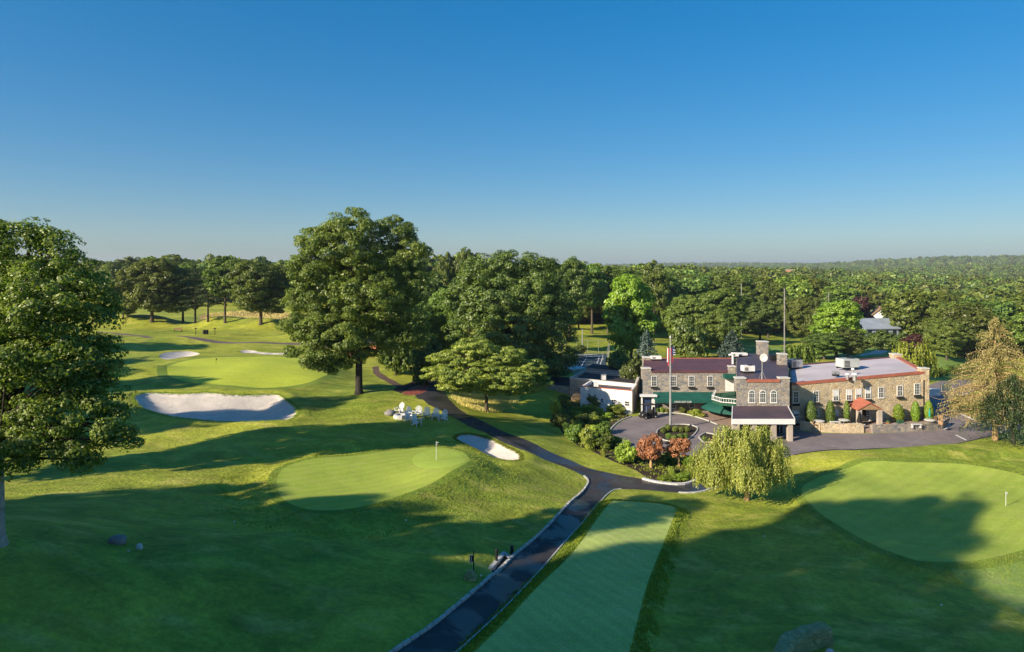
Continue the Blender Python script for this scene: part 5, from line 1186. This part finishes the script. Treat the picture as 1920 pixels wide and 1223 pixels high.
make_tree('copper_tree', 'sunlit copper leaved small tree on several pale stems', px_lobes(b, [(1212,829,12,10),(1228,827,12,10,.2),(1220,841,20,13,-.2),(1207,845,10,11),(1235,843,10,10),(1221,852,13,7,-.3)]), 1.0, .12, 'copper', 'tanbark', 62, .38, 70, .1, 1.3, loc=b, limbs=10)
b = G(1273, 874)
make_tree('copper_tree', 'shaded copper topped small tree nearer the weeping tree', px_lobes(b, [(1262,832,12,9),(1280,831,12,9,.2),(1271,842,20,12,-.2),(1284,845,9,9)]), 1.2, .12, 'copper', 'tanbark', 63, .34, 70, .09, 1.0, loc=b, limbs=14)
# clipped balls round the flagpole
def ball_shrub(px, py, wpx, label, group):
    b = G(px, py); r = wpx*b.y/F/2; rnd = np.random.RandomState(int(px*7)); t = thing('clipped_shrub', label, 'shrub', b, 0, group)
    n = 900; d = rnd.normal(size=(n, 3)); d /= np.linalg.norm(d, axis=1)[:, None]; k = d[:, 2] > -.7; d = d[k]
    quads('foliage', d*r*rnd.uniform(.88, 1.03, len(d))[:, None]+np.array([0, 0, r*.8]), d+rnd.normal(size=d.shape)*.5, .07*rnd.uniform(.7, 1.3, len(d)), M['shrubleaf'], t, rnd=rnd)
    m_ = MB(); m_.ball((0, 0, r*.8), r*.86, r*.86, r*.86, 12, 8); m_.build('core', M['box'], t)
M['shrubleaf'] = leaf_mat('clipped_leaves', (.2, .25, .05), (.09, .13, .025), .2)
labs = ['leftmost', 'second from the left', 'third from the left', 'fourth from the left', 'rightmost']
for i, (px, py) in enumerate([(1244, 812), (1252, 807), (1266, 810), (1277, 810), (1288, 810)]): ball_shrub(px, py, 12, labs[i]+' clipped ball in the back row round the flagpole', 'clipped balls round the flagpole')
for i, (px, py) in enumerate([(1254, 823), (1264, 826), (1275, 824), (1285, 823)]): ball_shrub(px, py, 12, ['leftmost', 'second', 'third', 'rightmost'][i]+' dark clipped ball in the front row of the island', 'clipped balls round the flagpole')
ball_shrub(1321, 827, 10, 'single bright clipped ball on the small kerbed islet', None)
# columnar evergreens against the right wing
def column_tree(px, py, top, wpx, label, leaf):
    u_, _ = fR.at(px, 770); b = fR.M @ Vector((u_, 1.0, 2.46)); k = b.y/F; h = CZ-(top-HY)*k-b.z; r = wpx*k/2; rnd = np.random.RandomState(int(px)); t = thing('columnar_evergreen', label, 'shrub', b, 0, 'columnar evergreens along the right wing')
    n = 2600; a = rnd.uniform(0, 6.283, n); z = rnd.uniform(0, 1, n); prof = np.sin(np.pi*(z*.86+.12))**.55
    rr_ = r*prof*rnd.uniform(.85, 1.06, n); c = np.column_stack([np.cos(a)*rr_, np.sin(a)*rr_, z*h]); nn = np.column_stack([np.cos(a), np.sin(a), (z-.45)*1.2])+rnd.normal(size=(n, 3))*.45
    quads('foliage', c, nn, .09*rnd.uniform(.7, 1.3, n), M[leaf], t, asp=.45, rnd=rnd, down=np.array([0, 0, -1.])); m_ = MB(); m_.ball((0, 0, h*.48), r*.82, r*.82, h*.47, 12, 10); m_.build('core', M['box'], t)
for px, py, top, w, lab, lf in [(1512, 792, 753, 20, 'fattest dark columnar evergreen, leftmost along the right wing', 'leafdark'), (1548, 791, 752, 16, 'olive columnar evergreen, second from the left', 'shrubleaf'), (1578.5, 789, 752, 10, 'thinnest columnar evergreen, left of the gabled porch', 'leaf'),
 (1674.5, 791, 758, 18, 'bright columnar evergreen just right of the gabled porch', 'leafbright'), (1706, 788, 753, 14, 'bright columnar evergreen between two arched doors', 'leafbright'), (1730.5, 787, 752, 15, 'bright columnar evergreen at the right end of the wing', 'leafbright')]: column_tree(px, py, top, w, lab, lf)
gf = 'small shrubs in the strip below the long awning'
for i, (x, y, w, k) in enumerate([(550, 735, 130, 'shrub'), (700, 735, 140, 'shruby'), (830, 740, 110, 'shruby'), (1230, 750, 150, 'shrubd'), (1420, 790, 130, 'shruby'), (1540, 830, 190, 'shruby'), (1650, 810, 150, 'shrub'), (1710, 850, 110, 'shruby')]):
    shrub(k, 1190+x/13.6, 720+y/13.6, w/13.6*1.25, w/13.6*1.1, ['light green shrub nearest the dark golf cart', 'bright yellow shrub in the strip just right of the cart', 'pale shrub touching the flagpole line', 'dark low shrub right of the flagpole', 'yellow shrub at the left of the brightest clump', 'largest bright yellow shrub in the strip', 'green shrub behind the brightest clump', 'last shrub at the brick walk end of the strip'][i], gf)
shrub('shrubd', 1797, 757, 26, 16, 'dark rounded hedge bush on the kerbed corner by the side drive'); shrub('shrubd', 1790, 766, 20, 10, 'low dark hedge bush at the tip of the kerbed corner')
gs = 'shrubs bordering the side drive behind the clubhouse'
for i in range(9): shrub('shrubd', 1748+i*11, 706-i*1.5, 22, 16, 'dark shrub bordering the far side of the side drive', gs)
for i in range(5): shrub('shrubd', 1630+i*17, 636-(i % 2)*2, 22, 14, 'dark shrub along the top of the lawn below the white houses', 'shrubs along the top of the far lawn')
# ---------------------------------------------------------------- terrace furniture
def on_ter(px, py): x, y = P(px, min(py+5.5, 802.5), 2.48); return Vector((x, y, 2.48))
for px, py, lab in [(1536, 795, 'round pale terrace table on the left part of the terrace'), (1582, 793, 'round pale table beside the jagged terrace wall'), (1743, 793, 'round pale table at the right end of the terrace')]:
    t = thing('round_table', lab, 'table', on_ter(px, py)); m_ = MB(); m_.cyl(0, 0, .68, .76, .62, n=18); m_.build('tabletop', M['cap'], t); m_ = MB(); m_.cyl(0, 0, 0, .06, .3); m_.cyl(0, 0, .06, .679, .07); m_.build('pedestal', M['metal'], t)
def bench(px, py, label, rz=0, m='lightrock'):
    t = thing('garden_bench', label, 'bench', on_ter(px, py), rz); m_ = MB(); m_.box(-.65, .65, -.2, .2, .4, .47); m_.build('seat', M[m], t)
    for s in (-1, 1): m_ = MB(); m_.box(s*.5-.06, s*.5+.06, -.15, .15, 0, .398); m_.build('leg', M[m], t)
bench(1597, 796, 'curved looking pale bench right of the wall table', .5); bench(1611, 797, 'short pale bench next to the gabled porch', -.4); bench(1718, 797, 'grey bench between the two right hand evergreens'); bench(1566, 792, 'white bench below the shuttered lower window', 0, 'white')
t = thing('parasol', 'closed teal parasol at the right end of the terrace', 'umbrella', on_ter(1743, 790)); m_ = MB(); m_.tube([(0, 0, 0), (0, 0, 2.1)], .03, 6); m_.build('pole', M['metal'], t); m_ = MB(); m_.tube([(0, 0, .9), (0, 0, 1.3), (0, 0, 2.1)], [.1, .16, .02], 8); m_.build('canopy', M['teal'], t)
t = thing('parasol', 'closed dark parasol left of the gabled porch', 'umbrella', on_ter(1611, 794)); m_ = MB(); m_.tube([(0, 0, 0), (0, 0, 1.9)], .03, 6); m_.build('pole', M['metal'], t); m_ = MB(); m_.tube([(0, 0, .5), (0, 0, .55), (0, 0, 1.9)], [.3, .33, .02], 8); m_.build('canopy', M['darkvoid'], t)
def pchair(px, py, rz, label):
    t = thing('terrace_chair', label, 'chair', on_ter(px, py), rz); m_ = MB(); m_.box(-.25, .25, -.25, .25, .42, .46); m_.build('seat', M['wood'], t); m_ = MB(); m_.box(-.25, .25, .2, .25, .462, 1.0); m_.build('backrest', M['wood'], t)
    for a in (-1, 1):
        for c in (-1, 1): m_ = MB(); m_.box(a*.21-.025, a*.21+.025, c*.21-.025, c*.21+.025, 0, .418); m_.build('leg', M['blackmetal'], t)
for px, py, rz, lab in [(1757, 791, .3, 'brown chair behind the right end table, on its left'), (1764, 789, -.5, 'brown chair behind the right end table, on its right'), (1765, 797, 2.2, 'brown chair nearest the curved end wall'), (1528, 797, 1.2, 'chair left of the left terrace table')]: pchair(px, py, rz, lab)
t = thing('storage_bin', 'dark green box bin between the evergreens and the arched door', 'bin', on_ter(1688, 791)); m_ = MB(); m_.box(-.3, .3, -.25, .25, 0, .55); m_.build('body', M['greendark'], t); m_ = MB(); m_.box(-.33, .33, -.28, .28, .552, .62); m_.build('lid', M['box'], t)
t = thing('plant_pot', 'terracotta pot at the corner by the gabled porch', 'pot', on_ter(1665, 794)); m_ = MB(); m_.cyl(0, 0, 0, .45, .18, .28); m_.build('pot', M['redtrim'], t); m_ = MB(); m_.ball((0, 0, .5), .26, .26, .2, 10, 6, .15); m_.build('plant', M['box'], t)
t = thing('wreath', 'round orange straw wreath hanging under the portico', 'wreath', (30.9, 80.6, 3.6)); m_ = MB(); n = 16; v = [(.42*math.cos(2*math.pi*k/n), 0, .42*math.sin(2*math.pi*k/n)) for k in range(n+1)]; m_.tube(v, .16, 8); m_.build('ring', M['tanbark'], t); m_ = MB(); m_.tube([(0, 0, .42), (0, 0, 1.0)], .02, 4); m_.build('cord', M['blackmetal'], t)
# white box and screen by the side drive
x, y = P(1750, 733, 2.0)
t = thing('storage_box', 'white box at the edge of the side drive behind the right wing', 'box', (x, y, H1(x, y))); m_ = MB(); m_.box(-.9, .9, -.5, .5, 0, 1.0); m_.build('body', M['white'], t); m_ = MB(); m_.box(-.95, .95, -.55, .55, 1.002, 1.1); m_.build('lid', M['whitewall'], t)
t = thing('screen_fence', 'grey slatted screen fence standing on the side drive', 'fence', (0, 0, 0)); a = Vector((*P(1765, 731, 1.9), 0)); b_ = Vector((*P(1784, 727, 1.9), 0)); f = Fac(a, b_); za = H1(a.x, a.y); m_ = MB()
for k in range(8): f.box(m_, f.len*k/8+.03, f.len*(k+1)/8-.03, -.03, .03, za+.1, za+1.6)
m_.build('slats', M['metal'], t)
for k in range(4): m_ = MB(); f.box(m_, f.len*k/3-.06, f.len*k/3+.06, -.1, -.032, za-.3, za+1.7); m_.build('post', M['blackmetal'], t)
# parked trailer-like pale frame right of the trunk of the golden spruce: white folded furniture
x, y = ray(1905, 0, 84)[:2]; t = thing('picnic_table', 'pale folding picnic table in the shade behind the golden conifer trunk', 'table', (x, y, H1(x, y)), .4); m_ = MB(); m_.box(-1, 1, -.4, .4, .7, .75); m_.build('tabletop', M['whitewall'], t)
for s in (-1, 1):
    m_ = MB(); m_.box(-1, 1, s*.75-.13, s*.75+.13, .4, .44); m_.build('bench_seat', M['whitewall'], t); m_ = MB(); m_.tube([(s*.7, -.75, 0), (s*.7, -.2, .7)], .04, 5); m_.tube([(s*.7, .75, 0), (s*.7, .2, .7)], .04, 5); m_.tube([(s*.7, -.75, .38), (s*.7, .75, .38)], .04, 5); m_.build('leg', M['metal'], t)
# ---------------------------------------------------------------- golf cart
b = G(1215, 784); t = thing('golf_cart', 'dark golf cart parked by the side entrance at the left end of the clubhouse', 'golf cart', b, R(-155))
def rbox(mb, x0, x1, y0, y1, z0, z1): mb.box(x0, x1, y0, y1, z0, z1)
m_ = MB(); m_.prism([(-1.15, -.55), (1.1, -.55), (1.1, .55), (-1.15, .55)], .3, .42); m_.add([(.55, -.55, .42), (1.15, -.5, .42), (1.15, .5, .42), (.55, .55, .42), (.5, -.52, .95), (.85, -.42, .8), (.85, .42, .8), (.5, .52, .95)], [(0, 1, 5, 4), (1, 2, 6, 5), (2, 3, 7, 6), (3, 0, 4, 7), (4, 5, 6, 7)])
m_.box(-1.15, -.35, -.55, .55, .421, .78); m_.build('body', M['blackmetal'], t)
m_ = MB(); m_.box(-.35, .15, -.5, .5, .55, .72); m_.box(-.45, -.36, -.5, .5, .73, 1.15); m_.build('seat', M['tyre'], t)
m_ = MB(); m_.box(-1.0, .8, -.58, .58, 1.78, 1.84); m_.build('canopy', M['blackmetal'], t)
for x, y in ((.65, -.5), (.65, .5), (-.8, -.5), (-.8, .5)): m_ = MB(); m_.tube([(x, y, .7), (x*.95, y, 1.78)], .025, 5); m_.build('canopy_post', M['metal'], t)
for x in (.78, -.78):
    for y in (-.55, .55):
        m_ = MB(); m_.tube([(x, y-.09, .23), (x, y+.09, .23)], .23, 14); w_ = m_.build('wheel', M['tyre'], t); m_ = MB(); m_.tube([(x, y-.1, .23), (x, y+.1, .23)], .11, 10); m_.build('hub', M['cap'], w_)
for s in (-1, 1):
    m_ = MB(); m_.ball((1.14, s*.33, .58), .05, .08, .06, 8, 6); m_.build('headlight', M['white'], t)
    bag = MB(); bag.tube([(-1.0, s*.22, .8), (-1.12, s*.22, 1.35)], [.13, .15], 10); bo = bag.build('golf_bag', M['navy' if s > 0 else 'blackmetal']); bo.location = b; bo.rotation_euler = (0, 0, R(-155)); tag(bo, 'golf bag strapped upright on the back of the dark cart, '+('left one' if s > 0 else 'right one'), 'golf bag')
# ---------------------------------------------------------------- brick building behind the huge oak
x, y = P(706, 671, 5.0); bb = thing('brick_shelter', 'orange brick building with pillars half hidden behind the huge oak', 'building', (0, 0, 0)); zb = H1(x, y)
f = Fac((x-5.0, y+3.0), (x+.3, y+1.2)); m_ = MB(); f.box(m_, -3, f.len, -4, 0, zb-.5, zb+2.6); m_.build('wall', M['brick'], bb); m_ = MB(); f.box(m_, -3.3, f.len+.4, -4.3, .8, zb+2.602, zb+2.85); m_.build('roof', M['tarroof'], bb)
for u, hh in ((f.len+.1, 2.6), (f.len-2.6, 1.6)):
    m_ = MB(); f.box(m_, u-.25, u+.25, .05, .6, zb-.5, zb+hh-.001); m_.build('pillar', M['brick'], bb)
m_ = MB(); f.box(m_, -3, f.len-2.9, .9, 2.4, zb-.5, zb+.35); m_.build('brick_step', M['brick'], bb); m_ = MB(); f.box(m_, f.len-2.6, f.len-2.1, 1.2, 1.7, zb-.5, zb+1.0); m_.build('pier', M['cap'], bb)
b = G(732, 662); t = thing('utility_box', 'small grey box above the umbrella shaped tree', 'box', b); m_ = MB(); m_.box(-.4, .4, -.25, .25, .5, 1.0); m_.build('housing', M['metal'], t); m_ = MB(); m_.tube([(0, 0, -.3), (0, 0, .5)], .05, 6); m_.build('post', M['blackmetal'], t)
# ---------------------------------------------------------------- far left things
def far_bench(px, py, lab):
    b = G(px, py); t = thing('park_bench', lab, 'bench', b, .2); m_ = MB(); m_.box(-.9, .9, -.2, .2, .42, .48); m_.build('seat', M['wood'], t); m_ = MB(); m_.box(-.9, .9, .2, .26, .55, .95); m_.build('backrest', M['wood'], t)
    for s in (-1, 1): m_ = MB(); m_.box(s*.8-.05, s*.8+.05, -.2, .26, 0, .419); m_.build('leg', M['blackmetal'], t)
far_bench(334, 622, 'small wooden bench on the mound beyond the far path')
for px, lab in ((383, 'left one of two dark bins beside the far path'), (388, 'right one of two dark bins beside the far path')):
    b = G(px, 627); t = thing('litter_bin', lab, 'bin', b); m_ = MB(); m_.cyl(0, 0, 0, .9, .32, n=10); m_.build('body', M['blackmetal'], t); m_ = MB(); m_.cyl(0, 0, .902, 1.0, .36, .2, 10); m_.build('lid', M['tyre'], t)
for px, lab in ((367, 'slim dark post left of the two far bins'), (403, 'slim dark post right of the two far bins')):
    b = G(px, 628); t = thing('marker_post', lab, 'post', b); m_ = MB(); m_.tube([(0, 0, -.2), (0, 0, 1.3)], .07, 6); m_.build('shaft', M['darkbark'], t); m_ = MB(); m_.box(-.25, .25, -.05, .05, 1.301, 1.55); m_.build('plate', M['darkbark'], t)
# ---------------------------------------------------------------- houses
def house(px, d_, w, dp, z0, z1, zr, label, wall='whitewall', roof='metal', rz=0, wins=3, x=None):
    x = (px-CX)/F*d_; t = thing('house', label, 'house', (x, d_, 0), rz); m_ = MB(); m_.box(-w/2, w/2, -dp/2, dp/2, z0, z1)
    m_.add([(-w/2, -dp/2, z1), (-w/2, dp/2, z1), (-w/2, 0, zr), (w/2, -dp/2, z1), (w/2, dp/2, z1), (w/2, 0, zr)], [(0, 2, 1), (3, 4, 5)]); m_.build('wall', M[wall], t)
    r_ = MB(); e = .5
    for s in (-1, 1): r_.add([(-w/2-e, s*(dp/2+e), z1-e*(zr-z1)/(dp/2)+.05), (w/2+e, s*(dp/2+e), z1-e*(zr-z1)/(dp/2)+.05), (w/2+e, 0, zr+.05), (-w/2-e, 0, zr+.05), (-w/2-e, s*(dp/2+e), z1-e*(zr-z1)/(dp/2)+.3), (w/2+e, s*(dp/2+e), z1-e*(zr-z1)/(dp/2)+.3), (w/2+e, 0, zr+.3), (-w/2-e, 0, zr+.3)], [(0, 1, 2, 3), (7, 6, 5, 4), (0, 4, 5, 1), (1, 5, 6, 2), (3, 7, 4, 0)])
    r_.build('roof', M[roof], t)
    for i in range(wins):
        fx = -w/2+w*(i+.5)/wins; f_ = Fac((x-w/2, d_-dp/2), (x+w/2, d_-dp/2)); g = MB(); g.box(fx-.6, fx+.6, -dp/2-.06, -dp/2, z1-2.2, z1-.6); o = g.build('window', M['glass'], t)
    return t
M['bluegrey'] = simple('blue_grey_siding', (.26, .3, .37), .8, (.2, .24, .3), .3)
house(1637, 214, 11, 9, -8, 3.4, 6.0, 'grey blue house with a wide roof in the gap of the wood', 'bluegrey', 'bluegrey', .1, 4)
house(1652, 232, 7, 6, -8, 6.3, 8.8, 'white gabled house behind the grey blue one, nearer one', 'whitewall', 'wood', 1.2, 2)
house(1664, 238, 6, 6, -8, 6.1, 8.5, 'rightmost white gabled house with a tan streaked roof', 'whitewall', 'wood', 1.1, 2)
house(1622, 226, 5, 6, -8, 3.2, 5.2, 'dark roofed small house left of the white gabled houses', 'whitewall', 'tarroof', .2, 2)
house(1733, 215, 8, 6, -8, .5, 2.5, 'low house with a dark roof right of the round purple tree', 'beige', 'tarroof', .1, 2)
house(1551, 560, 12, 8, -8, 3, 5.5, 'small distant white house with a blue roof above the bright tree', 'whitewall', 'bluegrey', .3, 2)
def block(px, d_, w, z1, label, m='brick', dp=14, n=6):
    x = (px-CX)/F*d_; t = thing('apartment_block', label, 'building', (x, d_, 0)); m_ = MB(); m_.box(-w/2, w/2, -dp/2, dp/2, -20, z1); m_.build('wall', M[m], t); m_ = MB(); m_.box(-w/2-.4, w/2+.4, -dp/2-.4, dp/2+.4, z1+.01, z1+.8); m_.build('roof', M['beige'], t)
    for i in range(n): g = MB(); u = -w/2+w*(i+.5)/n; g.box(u-w*.04, u+w*.04, -dp/2-.1, -dp/2, z1-4, z1-1.2); g.build('window', M['glass'], t)
block(1482, 790, 6, 20.6, 'left narrower part of the far red brick apartment block'); block(1494.5, 796, 9, 21, 'right wider part of the far red brick apartment block')
block(1563, 1900, 40, 9.5, 'long low white roofed building far off in the wood', 'whitewall', 20, 3)
block(1600, 2300, 34, 8, 'pale flat roofed building far off right of centre', 'whitewall', 20, 3); block(1790, 1700, 18, 17, 'pale building breaking the canopy near the right horizon', 'whitewall', 14, 2)
block(1565, 5200, 22, 66, 'tallest hazy tower on the far horizon', 'bluegrey', 30, 3); block(1538, 5200, 20, 58, 'hazy tower block left of the tallest one on the horizon', 'bluegrey', 30, 3); block(1522, 5200, 26, 50, 'lowest hazy tower on the far horizon, left', 'bluegrey', 30, 3)
# ---------------------------------------------------------------- grasses
def tufts(name, label, poly, n, h, leaf, width=.02, spread=.07, blades=6, band=None, seed=1, cat='grass', lean=.35):
    """clumps of blades inside a polygon (or in a band round its edge)"""
    rnd = np.random.RandomState(seed); lo = poly.min(0); hi = poly.max(0)
    if band: lo = lo-band[1]; hi = hi+band[1]
    p = rnd.uniform(lo, hi, (n*8, 2)); sd = polyd(p[:, 0], p[:, 1], poly); k = ((sd > 0) & (rnd.rand(len(sd)) < np.clip(sd/1.6, .12, 1))) if not band else (sd < -band[0]) & (sd > -band[1]); p = p[k][:n]; z = H(p[:, 0], p[:, 1])
    m = len(p)*blades; i = np.repeat(np.arange(len(p)), blades); hh = h*rnd.uniform(.6, 1.25, len(p))[i]*rnd.uniform(.7, 1.1, m)
    a = rnd.uniform(0, 6.283, m); base = np.column_stack([p[i, 0]+rnd.normal(size=m)*spread, p[i, 1]+rnd.normal(size=m)*spread, z[i]-.02])
    ln = np.column_stack([np.cos(a), np.sin(a), np.zeros(m)])*(hh*lean*rnd.uniform(.2, 1.2, m))[:, None]; b2 = rnd.uniform(0, 6.283, m); s = np.column_stack([np.cos(b2), np.sin(b2), np.zeros(m)])*width
    up = np.zeros((m, 3)); up[:, 2] = hh
    v = np.stack([base-s, base+s, base+ln*.45+up*.65+s*.7, base+ln+up, base+ln*.45+up*.65-s*.7], 1).reshape(-1, 3); me = bpy.data.meshes.new(name); me.vertices.add(5*m); me.vertices.foreach_set('co', v.astype(np.float32).ravel())
    me.loops.add(5*m); me.loops.foreach_set('vertex_index', np.arange(5*m, dtype=np.int32)); me.polygons.add(m); me.polygons.foreach_set('loop_start', np.arange(0, 5*m, 5, dtype=np.int32)); me.materials.append(M[leaf]); me.update(calc_edges=True); me.validate()
    o = bpy.data.objects.new(name, me); COL.objects.link(o); return tag(o, label, cat, kind='stuff')
straw = W(Z3([(990,185),(1010,270),(1060,335),(1200,400),(1440,450),(1650,430),(1740,380),(1805,290),(1740,200),(1600,150),(1200,140)]), 0, 2)
tufts('tall_grass', 'tall straw coloured grass under the low light green tree', straw, 3200, .36, 'strawgrass', .025, .25, 7, seed=2)
tufts('rough_grass', 'longer rough grass rim around the rectangular tee', tee, 4500, .14, 'roughgrass', .02, .06, 6, (.1, 1.1), 3)
tufts('rough_grass', 'longer rough grass bank around the oval green', greenB, 3500, .09, 'roughgrass', .025, .1, 5, (.1, 4.5), 4)
tufts('rough_grass', 'longer rough grass rim round the right hand green', greenC, 3000, .07, 'roughgrass', .025, .1, 5, (.1, 2.6), 5)
tufts('rough_grass', 'ragged grass lip around the large left bunker', bunkerA, 2600, .13, 'roughgrass', .02, .1, 6, (-.12, .3), 8)
tufts('rough_grass', 'ragged grass lip around the bunker by the path', bunkerB, 1800, .11, 'roughgrass', .02, .08, 6, (-.08, .25), 9)
tufts('meadow_grass', 'golden and reddish meadow grass beyond the pines', meadow, 1200, .35, 'strawgrass', .1, .5, 6, seed=6)
tufts('garden_plants', 'low leafy ground cover in the garden bed', bed, 1600, .18, 'roughgrass', .04, .1, 6, seed=7, cat='plants', lean=.9)
hz = MB(); hz.box(-5400, 5400, -1600, 7700, -60, 95)
hm = bpy.data.materials.new('haze'); hm.use_nodes = True; hn = hm.node_tree; hn.nodes.clear(); ho = hn.nodes.new('ShaderNodeOutputMaterial'); hv = hn.nodes.new('ShaderNodeVolumePrincipled')
hv.inputs['Color'].default_value = (.72, .82, .95, 1); hv.inputs['Density'].default_value = .00013; hv.inputs['Anisotropy'].default_value = .2; hn.links.new(hv.outputs[0], ho.inputs['Volume'])
tag(hz.build('haze', hm), kind='stuff')
for o in list(bpy.data.objects):
    if '_used' in o.keys():
        if o['_used'] == 0:
            for c in list(o.children): bpy.data.objects.remove(c)
            bpy.data.objects.remove(o); continue
        del o['_used']
